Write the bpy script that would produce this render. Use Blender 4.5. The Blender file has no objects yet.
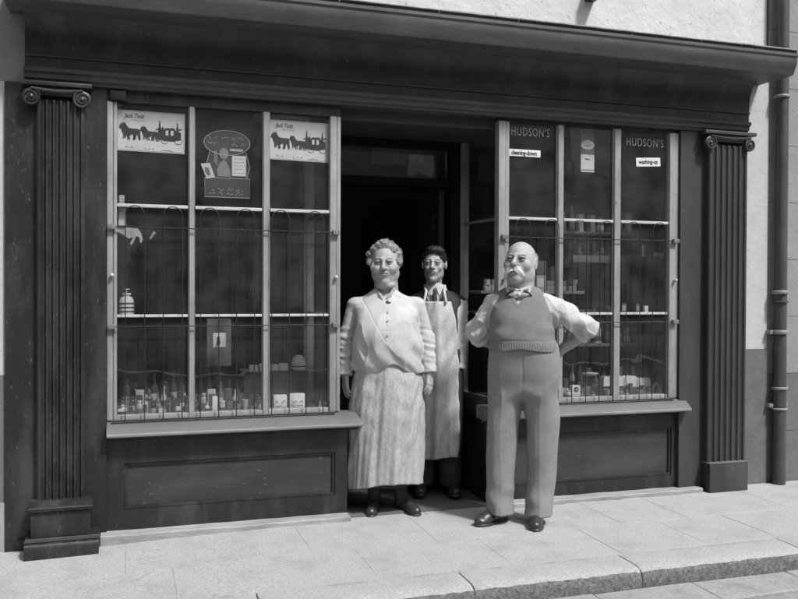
import bpy, bmesh, math, random
import numpy as np
from mathutils import Vector, Matrix
PI = math.pi
SC = bpy.context.scene
COL = SC.collection

# ------------------------------------------------------------------ camera
CAM_POS = (0.0, -5.01, 1.40)
YAW, PITCH, ROLL, FOC = 0.308591, 0.0106169, 0.00412, 839.0      # focal length in 798-pixel-wide units
_cy, _sy = math.cos(YAW), math.sin(YAW)
FWD = Vector((_sy*math.cos(PITCH), _cy*math.cos(PITCH), -math.sin(PITCH)))
_R = Vector((_cy, -_sy, 0)); _U = _R.cross(FWD)
RGT = _R*math.cos(ROLL) + _U*math.sin(ROLL)
UPV = -_R*math.sin(ROLL) + _U*math.cos(ROLL)
cam_d = bpy.data.cameras.new('camera')
cam = bpy.data.objects.new('camera', cam_d); COL.objects.link(cam)
cam_d.sensor_width = 36; cam_d.sensor_fit = 'HORIZONTAL'
cam_d.lens = FOC/798*36
cam_d.clip_start = .05; cam_d.clip_end = 2000
m = Matrix((RGT, UPV, -FWD)).transposed().to_4x4(); m.translation = CAM_POS
cam.matrix_world = m
SC.camera = cam
SC.render.resolution_x, SC.render.resolution_y = 1024, 769

# ------------------------------------------------------------------ light (soft, high, overcast day)
SUN_DIR = Vector((0.50, -0.85, 1.30)).normalized()
w = bpy.data.worlds.new('World'); SC.world = w; w.use_nodes = True
nt = w.node_tree; nt.nodes.clear()
sky = nt.nodes.new('ShaderNodeTexSky'); sky.sky_type = 'NISHITA'; sky.sun_disc = False
sky.sun_elevation = math.asin(SUN_DIR.z); sky.sun_rotation = math.atan2(SUN_DIR.x, SUN_DIR.y)
sky.dust_density = 4.0; sky.air_density = 1.5
bw = nt.nodes.new('ShaderNodeRGBToBW'); bg = nt.nodes.new('ShaderNodeBackground'); wo = nt.nodes.new('ShaderNodeOutputWorld')
bg.inputs['Strength'].default_value = 0.07
nt.links.new(sky.outputs[0], bw.inputs[0]); nt.links.new(bw.outputs[0], bg.inputs[0]); nt.links.new(bg.outputs[0], wo.inputs[0])
sd = bpy.data.lights.new('sun', 'SUN'); sd.energy = 2.0; sd.angle = math.radians(7); sd.color = (1, 1, 1)
sun = bpy.data.objects.new('sun', sd); COL.objects.link(sun)
sun.rotation_euler = SUN_DIR.to_track_quat('Z', 'Y').to_euler(); sun.location = (4, -8, 9)
SC.view_settings.view_transform = 'Standard'; SC.view_settings.look = 'None'
SC.view_settings.gamma = 1; SC.view_settings.use_curve_mapping = False
SC.view_settings.exposure = 1.12
SC.cycles.max_bounces = 8; SC.cycles.transparent_max_bounces = 16

# ------------------------------------------------------------------ materials (the photograph is black and white: greys only)
MATS = {}
def mat(name, v, rough=.7, var=.18, scale=8, bump=.15, bscale=60, stretch=(1, 1, 1), spec=.5, dirt=0, dirtscale=2.5, dirtv=None, vcol=False, chips=0, chipv=.2, chipscale=55):
    """grey painted/stone/cloth surface: two noises for tone, one for relief, optional broad stains"""
    if name in MATS: return MATS[name]
    mt = bpy.data.materials.new(name); mt.use_nodes = True
    n = mt.node_tree; N = n.nodes; L = n.links; b = N['Principled BSDF']
    tc = N.new('ShaderNodeTexCoord'); mp = N.new('ShaderNodeMapping'); mp.inputs['Scale'].default_value = stretch
    L.new(tc.outputs['Object'], mp.inputs['Vector'])
    def noise(s, d=4):
        q = N.new('ShaderNodeTexNoise'); q.inputs['Scale'].default_value = s; q.inputs['Detail'].default_value = d
        q.inputs['Roughness'].default_value = .65; L.new(mp.outputs[0], q.inputs['Vector']); return q
    a = noise(scale, 6)
    r = N.new('ShaderNodeMapRange'); r.inputs[1].default_value = .25; r.inputs[2].default_value = .75
    r.inputs[3].default_value = v*(1-var); r.inputs[4].default_value = v*(1+var)
    L.new(a.outputs['Fac'], r.inputs[0]); out = r.outputs[0]
    if vcol:
        at_ = N.new('ShaderNodeAttribute'); at_.attribute_name = 'tone'
        mu = N.new('ShaderNodeMath'); mu.operation = 'MULTIPLY'; L.new(out, mu.inputs[0]); L.new(at_.outputs['Fac'], mu.inputs[1]); out = mu.outputs[0]
    if dirt:
        q = noise(dirtscale, 8); rr = N.new('ShaderNodeMapRange'); rr.inputs[1].default_value = .48; rr.inputs[2].default_value = .68
        rr.inputs[3].default_value = 0; rr.inputs[4].default_value = dirt
        L.new(q.outputs['Fac'], rr.inputs[0])
        mx = N.new('ShaderNodeMix'); mx.data_type = 'FLOAT'; L.new(rr.outputs[0], mx.inputs[0]); L.new(out, mx.inputs[2])
        mx.inputs[3].default_value = v*.45 if dirtv is None else dirtv; out = mx.outputs[0]
    if chips:        # small chips, specks and scratches of another tone
        q = noise(chipscale, 3); rr = N.new('ShaderNodeMapRange'); rr.inputs[1].default_value = .655; rr.inputs[2].default_value = .70
        rr.inputs[3].default_value = 0; rr.inputs[4].default_value = chips; L.new(q.outputs['Fac'], rr.inputs[0])
        mx = N.new('ShaderNodeMix'); mx.data_type = 'FLOAT'; L.new(rr.outputs[0], mx.inputs[0]); L.new(out, mx.inputs[2]); mx.inputs[3].default_value = chipv; out = mx.outputs[0]
    L.new(out, b.inputs['Base Color'])
    b.inputs['Roughness'].default_value = rough; b.inputs['Specular IOR Level'].default_value = spec
    if bump:
        q = noise(bscale, 5); bp = N.new('ShaderNodeBump'); bp.inputs['Strength'].default_value = bump; bp.inputs['Distance'].default_value = .01
        L.new(q.outputs['Fac'], bp.inputs['Height']); L.new(bp.outputs[0], b.inputs['Normal'])
    MATS[name] = mt; return mt

def glass_mat():
    mt = bpy.data.materials.new('window glass'); mt.use_nodes = True
    n = mt.node_tree; N = n.nodes; L = n.links; N.clear()
    o = N.new('ShaderNodeOutputMaterial'); mx = N.new('ShaderNodeMixShader'); tr = N.new('ShaderNodeBsdfTransparent'); gl = N.new('ShaderNodeBsdfGlossy')
    fr = N.new('ShaderNodeFresnel'); ge = N.new('ShaderNodeNewGeometry'); io = N.new('ShaderNodeMapRange')
    io.inputs[3].default_value = 1.62; io.inputs[4].default_value = 1/1.62        # same reflection on both faces of a pane
    L.new(ge.outputs['Backfacing'], io.inputs[0]); L.new(io.outputs[0], fr.inputs['IOR'])
    tr.inputs[0].default_value = (.94, .94, .94, 1); gl.inputs['Roughness'].default_value = .01
    nz = N.new('ShaderNodeTexNoise'); nz.inputs['Scale'].default_value = 3; bp = N.new('ShaderNodeBump'); bp.inputs['Strength'].default_value = .12; bp.inputs['Distance'].default_value = .02
    tc = N.new('ShaderNodeTexCoord'); L.new(tc.outputs['Object'], nz.inputs['Vector']); L.new(nz.outputs[0], bp.inputs['Height']); L.new(bp.outputs[0], gl.inputs['Normal'])
    L.new(fr.outputs[0], mx.inputs[0]); L.new(tr.outputs[0], mx.inputs[1]); L.new(gl.outputs[0], mx.inputs[2]); dm = N.new('ShaderNodeMixShader'); df = N.new('ShaderNodeBsdfDiffuse'); df.inputs[0].default_value = (.5, .5, .5, 1)
    dn = N.new('ShaderNodeTexNoise'); dn.inputs['Scale'].default_value = 5; dn.inputs['Detail'].default_value = 7; dr = N.new('ShaderNodeMapRange')
    dr.inputs[1].default_value = .3; dr.inputs[2].default_value = .8; dr.inputs[3].default_value = .004; dr.inputs[4].default_value = .045      # thin dust film, put in to lift the dark behind the glass
    L.new(tc.outputs['Object'], dn.inputs['Vector']); L.new(dn.outputs[0], dr.inputs[0]); L.new(dr.outputs[0], dm.inputs[0])
    L.new(mx.outputs[0], dm.inputs[1]); L.new(df.outputs[0], dm.inputs[2]); L.new(dm.outputs[0], o.inputs[0])
    return mt
GLASS = glass_mat()
M_PAINT = mat('dark shop paint', .016, .42, .4, 5, .25, 45, stretch=(1, 1, .35), dirt=.6, dirtv=.06, dirtscale=5, chips=.7, chipv=.12, chipscale=70)
M_PAINT2 = mat('dusty moulding paint', .05, .6, .35, 14, .2, 60, stretch=(.3, 1, 1), dirt=.4, chips=.6, chipv=.18, chipscale=70)
M_PANEL = mat('panel paint', .028, .55, .35, 9, .25, 60, stretch=(.4, 1, 1), dirt=.5, dirtv=.07, chips=.6, chipv=.14, chipscale=60)
M_PAINTR = mat('worn pilaster paint', .034, .5, .30, 7, .15, 50, stretch=(1, 1, .2), dirt=.5, dirtv=.07, dirtscale=5, chips=.7, chipv=.13, chipscale=70)
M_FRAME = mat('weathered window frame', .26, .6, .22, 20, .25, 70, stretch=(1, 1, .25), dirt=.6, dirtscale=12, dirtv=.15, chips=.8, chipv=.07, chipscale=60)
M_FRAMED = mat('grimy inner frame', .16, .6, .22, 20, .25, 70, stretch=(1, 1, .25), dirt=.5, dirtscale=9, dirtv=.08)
M_BAR = mat('white glazing bar', .46, .5, .15, 20, .1, 60)
M_SILL = mat('worn sill', .11, .6, .3, 10, .3, 50, stretch=(.3, 1, 1), dirt=.6, dirtscale=5)
M_SILLE = mat('sill edge', .20, .6, .3, 16, .3, 50, stretch=(.3, 1, 1), dirt=.5, dirtscale=7)
M_WHITEWASH = mat('whitewashed render', .55, .9, .12, 3, .8, 14, chips=.7, chipv=.25, chipscale=24, dirt=.3, dirtscale=3.2, dirtv=.42)
M_STRIPW = mat('limewashed strip', .44, .9, .12, 6, .5, 25, dirt=.35, dirtscale=6, dirtv=.35)
M_DADO = mat('grey dado render', .12, .85, .18, 9, .5, 40, dirt=.3)
M_NEIGH = mat('grey ashlar render', .24, .9, .16, 5, .5, 30, dirt=.45, dirtscale=3, dirtv=.22)
M_NEIGHD = mat('grey ashlar dado', .13, .9, .16, 6, .5, 30, dirt=.3)
M_IRON = mat('dark iron', .016, .45, .3, 20, .2, 80)
M_PIPE = mat('painted iron pipe', .055, .5, .35, 18, .3, 60, stretch=(1, 1, .3), dirt=.4)
M_PIPEC = mat('worn pipe collar', .22, .5, .35, 18, .3, 60)
M_FLAG = mat('pavement flagstone', .455, .9, .32, 85, 1.0, 190, dirt=.5, dirtscale=4.5, dirtv=.31, chips=.6, chipv=.17, chipscale=30)
M_JOINT = mat('joint dirt', .28, .95, .2, 20, .3, 80)
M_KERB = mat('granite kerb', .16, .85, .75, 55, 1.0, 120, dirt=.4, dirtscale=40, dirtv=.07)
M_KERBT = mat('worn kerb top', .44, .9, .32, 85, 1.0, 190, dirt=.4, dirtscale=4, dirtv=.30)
M_ROAD = mat('street surface', .25, .95, .3, 14, .7, 80, dirt=.4, dirtscale=5)
M_GUTTER = mat('gutter stone', .38, .9, .32, 80, 1.0, 180, dirt=.4, dirtscale=6)
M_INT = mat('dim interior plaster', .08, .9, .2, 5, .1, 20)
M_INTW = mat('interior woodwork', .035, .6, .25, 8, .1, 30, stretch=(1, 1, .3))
M_PAPER = mat('poster paper', .62, .8, .06, 12, .05, 30, dirt=.12)
M_INK = mat('black ink', .02, .7, .1, 12, 0)
M_PAPERG = mat('grey printed card', .25, .8, .3, 40, .05, 30)
def tone(v, gloss=False):
    v = round(v, 2)
    return mat(('glossy' if gloss else 'matt') + ' tone %d' % int(v*100), max(v, .012), .18 if gloss else .65, .2, 25, .05, 60)

# ------------------------------------------------------------------ mesh helpers
class MB:
    def __init__(s): s.bm = bmesh.new()
    def box(s, x0, x1, y0, y1, z0, z1, bev=0):
        b = bmesh.new() if bev else s.bm
        v = [b.verts.new(p) for p in ((x0,y0,z0),(x1,y0,z0),(x1,y1,z0),(x0,y1,z0),(x0,y0,z1),(x1,y0,z1),(x1,y1,z1),(x0,y1,z1))]
        for f in ((0,3,2,1),(4,5,6,7),(0,1,5,4),(1,2,6,5),(2,3,7,6),(3,0,4,7)): b.faces.new([v[i] for i in f])
        if bev:
            bmesh.ops.bevel(b, geom=b.edges[:], offset=bev, segments=2, affect='EDGES', profile=.6)
            s.merge(b)
        return s
    def merge(s, b, M=None):
        if M is not None: bmesh.ops.transform(b, matrix=M, verts=b.verts)
        mp = {v: s.bm.verts.new(v.co) for v in b.verts}
        for f in b.faces:
            try: s.bm.faces.new([mp[v] for v in f.verts])
            except ValueError: pass
        b.free(); return s
    def prism(s, poly, axis, a0, a1):
        """extrude a closed 2-D outline along an axis: 'x' outline is (y,z), 'y' (x,z), 'z' (x,y)"""
        P = {'x': lambda p, a: (a, p[0], p[1]), 'y': lambda p, a: (p[0], a, p[1]), 'z': lambda p, a: (p[0], p[1], a)}[axis]
        A = [s.bm.verts.new(P(p, a0)) for p in poly]; B = [s.bm.verts.new(P(p, a1)) for p in poly]
        k = len(poly); fs = [s.bm.faces.new(A[::-1]), s.bm.faces.new(B)]
        for i in range(k): fs.append(s.bm.faces.new((A[i], A[(i+1) % k], B[(i+1) % k], B[i])))
        bmesh.ops.recalc_face_normals(s.bm, faces=fs)
        return s
    def tube(s, pts, r, seg=8, cap=True):
        pts = [Vector(p) for p in pts]; R = r if isinstance(r, (list, tuple)) else [r]*len(pts)
        rings = []; up = None
        for i, p in enumerate(pts):
            t = (pts[min(i+1, len(pts)-1)] - pts[max(i-1, 0)])
            if t.length < 1e-9: t = Vector((0, 0, 1))
            t.normalize()
            if up is None: up = t.orthogonal().normalized()
            up = (up - t*up.dot(t))
            if up.length < 1e-6: up = t.orthogonal()
            up.normalize(); sd_ = t.cross(up)
            rings.append([s.bm.verts.new(p + (up*math.cos(2*PI*k/seg) + sd_*math.sin(2*PI*k/seg))*R[i]) for k in range(seg)])
        for a, b in zip(rings, rings[1:]):
            for k in range(seg): s.bm.faces.new((a[k], a[(k+1) % seg], b[(k+1) % seg], b[k]))
        if cap: s.bm.faces.new(rings[0][::-1]); s.bm.faces.new(rings[-1])
        return s
    def lathe(s, prof, c=(0, 0, 0), seg=20, axis='z'):
        rings = []
        for r, h in prof:
            ring = []
            for k in range(seg):
                a = 2*PI*k/seg; x, y = r*math.cos(a), r*math.sin(a)
                p = (x, y, h) if axis == 'z' else ((x, h, y) if axis == 'y' else (h, x, y))
                ring.append(s.bm.verts.new((c[0]+p[0], c[1]+p[1], c[2]+p[2])))
            rings.append(ring)
        fs = []
        for a, b in zip(rings, rings[1:]):
            for k in range(seg): fs.append(s.bm.faces.new((a[k], a[(k+1) % seg], b[(k+1) % seg], b[k])))
        fs.append(s.bm.faces.new(rings[0][::-1])); fs.append(s.bm.faces.new(rings[-1]))
        if axis != 'z': bmesh.ops.recalc_face_normals(s.bm, faces=fs)
        return s
    def build(s, name, material, parent=None, smooth=None, label=None, loc=None):
        me = bpy.data.meshes.new(name); s.bm.normal_update(); s.bm.to_mesh(me); s.bm.free()
        me.materials.append(material)
        if smooth is not None:
            for p in me.polygons: p.use_smooth = True
            if smooth is True:
                try: me.set_sharp_from_angle(angle=math.radians(40))
                except Exception: pass
        o = bpy.data.objects.new(name, me); COL.objects.link(o)
        if parent: o.parent = parent
        if label: o['label'] = label
        if loc: o.location = loc
        return o

def thing(name, label, cat, loc=(0, 0, 0), rotz=0, group=None):
    o = bpy.data.objects.new(name, None); COL.objects.link(o); o.empty_display_size = .1
    o.location = loc; o.rotation_euler = (0, 0, rotz); tag(o, label, cat, group); return o
def tag(o, label, cat, group=None):
    o['label'] = label; o['category'] = cat
    if group: o['group'] = group
    return o
def struct(o, label=None, cat=None):
    o['kind'] = 'structure'
    if label: o['label'] = label
    if cat: o['category'] = cat
    return o
def at(px, py, Y):
    """measured point of the photograph (798 wide) on the real vertical plane y = Y"""
    d = RGT*((px-399)/FOC) - UPV*((py-299.5)/FOC) + FWD
    return Vector(CAM_POS) + d*((Y-CAM_POS[1])/d.y)
def text_mesh(s, size, shear=0, ext=.0006, bold=0, spacing=1.0):
    cu = bpy.data.curves.new('lettering', 'FONT'); cu.body = s; cu.size = size; cu.shear = shear; cu.extrude = ext; cu.offset = bold; cu.space_character = spacing
    cu.align_x = 'CENTER'; cu.align_y = 'CENTER'; cu.resolution_u = 3
    o = bpy.data.objects.new('tmp', cu); COL.objects.link(o)
    me = bpy.data.meshes.new_from_object(o.evaluated_get(bpy.context.evaluated_depsgraph_get()))
    bpy.data.objects.remove(o); bpy.data.curves.remove(cu)
    return me
def lettering(s, size, loc, parent, material, rot=0, width=None, **k):
    """upright lettering facing the street (-y)"""
    me = text_mesh(s, size, **k); me.materials.clear(); me.materials.append(material)
    xs = [v.co.x for v in me.vertices]; wd = max(xs)-min(xs)
    sx = 1 if width is None else width/wd
    me.transform(Matrix.Translation(loc) @ Matrix.Rotation(rot, 4, 'Y') @ Matrix.Rotation(PI/2, 4, 'X') @ Matrix.Diagonal((sx, 1, 1, 1)))
    o = bpy.data.objects.new('lettering', me); COL.objects.link(o); o.parent = parent
    return o
# ------------------------------------------------------------------ ground
def dip(x):                       # the pavement falls slightly towards the left
    t = min(max((.9-x)/1.6, 0), 1); return -.035*t*t*(3-2*t)
b = MB(); b.box(-300, 300, -300, 300, -.9, -.8)
struct(b.build('ground', M_ROAD), 'wide flat ground under the street', 'ground')
# street surface, laid as a sheet with slight unevenness
b = MB(); rs = random.Random(3)
bm = b.bm; nx, ny = 90, 30; vs = {}
for i in range(nx+1):
    for j in range(ny+1):
        x = -14+34*i/nx; y = -10.6+9.1*(j/ny)
        vs[i, j] = bm.verts.new((x, y, -.103+.004*math.sin(x*3.1+y*2)+.03*min(0, (y+3.2)/-6)))
for i in range(nx):
    for j in range(ny): bm.faces.new((vs[i, j], vs[i+1, j], vs[i+1, j+1], vs[i, j+1]))
struct(b.build('road', M_ROAD, smooth=1), 'pale worn street surface beyond the kerb', 'road')
def slab(b, x0, x1, y0, y1, z, th, rnd, tilt=.0015, bev=.004, nseg=5, dipf=True, gap=.002):
    """one worn stone: subdivided top following the dip, rounded arris"""
    x0 += gap; x1 -= gap; y0 += gap; y1 -= gap
    h = [z+rnd.uniform(-tilt, tilt) for _ in range(4)]
    def zt(x, y):
        u = (x-x0)/(x1-x0); v = (y-y0)/(y1-y0)
        return (h[0]*(1-u)+h[1]*u)*(1-v)+(h[2]*(1-u)+h[3]*u)*v + (dip(x) if dipf else 0)
    xs = [x0]+[x0+bev]+[x0+bev+(x1-x0-2*bev)*i/nseg for i in range(1, nseg)]+[x1-bev, x1]
    ys = [y0, y0+bev]+[y0+bev+(y1-y0-2*bev)*i/nseg for i in range(1, nseg)]+[y1-bev, y1]
    g = {}
    for i, x in enumerate(xs):
        for j, y in enumerate(ys):
            e = (i in (0, len(xs)-1)) or (j in (0, len(ys)-1))
            g[i, j] = b.bm.verts.new((x, y, zt(x, y)-(bev if e else 0)))
    for i in range(len(xs)-1):
        for j in range(len(ys)-1): b.bm.faces.new((g[i, j], g[i+1, j], g[i+1, j+1], g[i, j+1]))
    I, J = len(xs)-1, len(ys)-1
    loop = [(i, 0) for i in range(I)]+[(I, j) for j in range(J)]+[(i, J) for i in range(I, 0, -1)]+[(0, j) for j in range(J, 0, -1)]
    lo = {k: b.bm.verts.new((g[k].co.x, g[k].co.y, z-th)) for k in loop}
    for q in range(len(loop)):
        a, c = loop[q], loop[(q+1) % len(loop)]; b.bm.faces.new((g[a], lo[a], lo[c], g[c]))
PAV_FRONT, KERB_BACK = -1.35, -1.12
b = MB(); r = random.Random(11)
rows = [(KERB_BACK, -.62), (-.62, -.10), (-.10, .02)]
xj0 = [-3.3, -2.4, -1.6, -.75, .2, 1.15, 1.86, 2.50, 3.05, 3.52, 4.3, 5.1, 5.9, 6.8, 7.7, 8.6, 9.6, 10.6, 12]
for ri, (ya, yb) in enumerate(rows):
    off = (0, -.23, -.1)[ri]
    for xa, xb in zip(xj0, xj0[1:]): slab(b, xa+off, xb+off, ya, yb, 0, .05, r, gap=.0011 if xa > 1.7 else .0004, bev=.003 if xa > 1.7 else .0012, tilt=.0015 if xa > 1.7 else .0004)
struct(b.build('pavement', M_FLAG, smooth=True), 'pale flagstone pavement in front of the shop', 'pavement')
b = MB()
bm = b.bm; xs = [-4+i*.2 for i in range(90)]
for x, x2 in zip(xs, xs[1:]):
    b.bm.faces.new([bm.verts.new(p) for p in ((x, KERB_BACK-.01, -.0075+dip(x)), (x2, KERB_BACK-.01, -.0075+dip(x2)), (x2, .0, -.0075+dip(x2)), (x, .0, -.0075+dip(x)))])
struct(b.build('pavement_bed', M_JOINT), 'dark dirt in the pavement joints', 'pavement')
# granite kerb stones (rounded nosing, rough face)
b = MB(); r = random.Random(5)
kx = [-3.9, -2.7, -1.6, -.5, .55, 1.555, 2.47, 3.5, 4.5, 5.5, 6.6, 7.7, 8.8, 9.9, 11]
for xa, xb in zip(kx, kx[1:]):
    n = 26; prof = [(KERB_BACK-.002, -.2), (KERB_BACK-.002, -.003), (KERB_BACK-.005, 0), (-1.18, .001), (-1.24, .0), (-1.30, -.003), (-1.325, -.010), (-1.342, -.022), (-1.35, -.042), (-1.353, -.07), (-1.354, -.10), (-1.356, -.13), (-1.356, -.2)]
    rings = []
    for i in range(n+1):
        x = xa+.004+(xb-xa-.008)*i/n; ring = []
        e = .006 if i in (0, n) else 0
        for k, (y, z) in enumerate(prof):
            a = .006 if k >= 6 else .001
            ring.append(b.bm.verts.new((x, y+r.uniform(-a, a)+(e if k >= 5 else 0), z+r.uniform(-a, a)*.5-(e if 1 < k < 9 else 0))))
        rings.append(ring)
    for p, q in zip(rings, rings[1:]):
        for k in range(len(prof)-1): b.bm.faces.new((p[k], p[k+1], q[k+1], q[k]))
    b.bm.faces.new(rings[0]); b.bm.faces.new(rings[-1][::-1])
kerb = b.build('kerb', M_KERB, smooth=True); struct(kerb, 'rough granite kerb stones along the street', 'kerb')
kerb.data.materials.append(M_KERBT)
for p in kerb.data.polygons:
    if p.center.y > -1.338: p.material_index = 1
# gutter stones
b = MB(); r = random.Random(8); x = -4.2
while x < 11:
    x2 = x+r.uniform(.35, .6); slab(b, x, x2, -1.62, -1.365, -.094, .06, r, tilt=.004, dipf=False, gap=.003, bev=.006); x = x2
struct(b.build('gutter', M_GUTTER, smooth=True), 'pale gutter stones below the kerb', 'gutter')

# ------------------------------------------------------------------ the shop
S = thing('shop_building', 'old shop with black painted front, fluted pilasters and two tall windows', 'shop')
WX0, WX1 = -.132, 1.217          # left window
VX0, VX1 = 2.267, 3.642          # right window
ZB, ZT, ZTR, ZM = .66, 2.47, 1.878, 1.25
def part(b, name, m, sm=None, label=None, parent=S): return b.build(name, m, parent, sm, label)
# upper wall
b = MB(); b.box(-.553, 4.43, .05, .32, 2.93, 6.6); part(b, 'upper_wall', M_WHITEWASH, label='white limewashed wall above the cornice')
b = MB(); b.box(4.17, 4.43, .02, .3, .985, 2.928); part(b, 'side_wall_strip', M_STRIPW, label='narrow white wall strip beside the drainpipe')
b = MB(); b.box(4.17, 4.432, .012, .3, -.06, .983); part(b, 'side_wall_base', M_DADO, label='grey lower part of the narrow wall strip')
# small iron stub on the wall above
b = MB(); b.box(2.925, 2.995, -.07, .06, 3.365, 3.46, .006); b.box(2.94, 2.98, -.03, .06, 3.46, 3.7)
part(b, 'iron_bracket', M_IRON, True)
# cornice
b = MB(); b.prism([(.12, 2.901), (-.10, 2.901), (-.105, 2.893), (-.315, 2.893), (-.322, 2.905), (-.33, 2.93), (-.345, 2.955), (-.352, 2.985), (-.352, 3.005), (-.362, 3.012), (-.362, 3.03), (-.35, 3.032), (-.35, 3.046), (.12, 3.085)], 'x', -.63, 4.338)
part(b, 'cornice', mat('dusty cornice paint', .07, .55, .35, 10, .2, 60, stretch=(.25, 1, 1), dirt=.4, dirtv=.12), True)
b = MB()
xx = -.63; rr = random.Random(2)
while xx < 4.33:
    x2 = min(xx+rr.uniform(.3, .8), 4.342)
    b.box(xx+.004, x2-.002, -.367-rr.uniform(0, .003), -.30, 3.0495, 3.054+rr.uniform(0, .004)); xx = x2
part(b, 'lead_flashing', mat('weathered lead', .3, .6, .4, 15, .3, 40, dirt=.5, dirtscale=6, dirtv=.06))
# fascia with cove under the cornice
cove = [(.12, 2.61), (-.018, 2.61), (-.02, 2.70), (-.024, 2.76), (-.034, 2.81), (-.052, 2.85), (-.078, 2.88), (-.10, 2.9), (.12, 2.9)]
b = MB(); b.prism(cove, 'x', -.553, 4.222); part(b, 'fascia', M_PAINT, True)
b = MB(); b.prism([(-.0215, 2.672), (-.031, 2.675), (-.033, 2.682), (-.028, 2.689), (-.0225, 2.690)], 'x', -.5525, 4.2215); part(b, 'fascia_bead', M_PAINT2, True)
# architrave
b = MB(); b.prism([(.12, 2.528), (-.045, 2.528), (-.05, 2.545), (-.062, 2.548), (-.066, 2.575), (-.08, 2.582), (-.085, 2.60), (-.07, 2.609), (.12, 2.6095)], 'x', -.556, 4.19)
part(b, 'architrave', M_PAINT2, True)
# window head boards
b = MB(); b.box(-.116, -.03, -.03, -.0045, 2.465, 2.52, .006); part(b, 'blind_bracket', M_IRON, True)
b = MB(); b.box(WX0-.01, WX1+.001, -.004, .09, 2.459, 2.5275); part(b, 'window_head', M_PAINT)
b = MB(); b.box(VX0-.001, VX1+.01, -.004, .09, 2.506, 2.5275); part(b, 'window_head', M_PAINT)
# left backing board, pilaster
b = MB(); b.box(-.656, -.1335, -.022, .12, -.04, 2.527); b.box(-.60, -.5, -.05, -.0225, .0, .03)
part(b, 'pilaster_board', M_PAINT)
b = MB(); b.box(3.6435, 4.167, -.03, .12, -.02, 2.527); part(b, 'pilaster_board', M_PAINTR)
def pilaster(x0, x1, yf, z0, z1, nfl, m, base):
    p = MB(); n = nfl; prof = [(x0, -.02), (x0, yf+.008), (x0+.008, yf)]
    W = (x1-x0-.03); fw = W/n; fil = fw*.28
    for k in range(n):
        a = x0+.015+k*fw+fil/2; c = a+fw-fil
        prof.append((a, yf))
        for q in range(1, 8):
            t = q/8; prof.append((a+(c-a)*t, yf+.016*math.sin(PI*t)**.6))
        prof.append((c, yf))
    prof += [(x1-.008, yf), (x1, yf+.008), (x1, -.02)]
    p.prism(prof, 'z', z0, z1)
    root = part(p, 'pilaster', m)
    return root
def spiral_volute(b, cx, yf, cz, R, hand):
    pts = []; N = 60
    for i in range(N+1):
        t = i/N; a = PI/2 + hand*t*2*PI*2.3; rr = R*(1-t*.86)
        pts.append((cx+rr*math.cos(a), yf-.004, cz+rr*math.sin(a)))
    b.tube(pts, [.0062*(1-.5*i/N) for i in range(N+1)], 6)
    b.lathe([(R*.97, .0), (R*.97, -.018), (R*.8, -.022)], (cx, yf+.02, cz), 24, 'y')
    b.lathe([(.009, 0), (.010, -.008), (.004, -.012)], (cx, yf, cz), 10, 'y')
def capital(pl, x0, x1, yf, zt, m, R=.048):
    b = MB(); xl, xr = x0-.012, x1+.012
    b.box(x0-.02, x1+.02, yf-.005, -.021, zt-.075, zt-.028, .004)
    b.box(xl-.05, xr+.05, yf-.022, -.023, zt-.026, zt-.001, .005)
    b.build('capital', m, pl, True)
    c = MB(); spiral_volute(c, xl, yf-.012, zt-.088, R, -1); c.build('volute', m, pl, True)
    c = MB(); spiral_volute(c, xr, yf-.012, zt-.088, R, 1); c.build('volute', m, pl, True)
    c = MB(); n = 12     # sagging band between the volutes
    c.tube([(xl+(xr-xl)*i/n, yf-.018, zt-.041-.010*math.sin(PI*i/n)) for i in range(n+1)], .0065, 6)
    c.build('capital_band', M_PAINT2 if m is M_PAINT else m, pl, True)
pl = pilaster(-.49, -.245, -.075, .25, 2.43, 6, M_PAINT, True)
capital(pl, -.505, -.27, -.078, 2.527, M_PAINT)
b = MB(); b.box(-.512, -.212, -.165, -.0225, .068, .205, .004)
b.prism([(-.0225, .205), (-.175, .205), (-.182, .212), (-.18, .222), (-.15, .23), (-.12, .25), (-.0225, .25)], 'x', -.52, -.204)
b.build('pedestal', M_PAINT, pl, True)
b = MB(); b.prism([(-.0225, -.04), (-.225, -.04), (-.225, .03), (-.215, .045), (-.19, .052), (-.175, .0675), (-.0225, .0675)], 'x', -.54, -.168)
b.build('base_moulding', M_PAINT, pl, True)
b = MB()
for xa in (-.515, -.37):      # worn light arrises on the pedestal
    pass
b.box(-.523, -.20, -.185, -.16, .2235, .2275); b.box(-.542, -.166, -.2, -.176, .0535, .0565)
b.build('worn_edge', M_PAINT2, pl)
pr_ = pilaster(3.84, 4.163, -.085, .205, 2.43, 6, M_PAINTR, True)
capital(pr_, 3.85, 4.155, -.088, 2.527, M_PAINTR, .046)
b = MB(); b.box(3.832, 4.150, -.125, -.031, -.02, .1985, .004); b.build('pedestal', M_PAINTR, pr_, True)
b = MB(); b.box(3.829, 4.153, -.128, -.0305, .199, .206, .002); b.build('pedestal_top', M_SILL, pr_, True)

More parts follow.
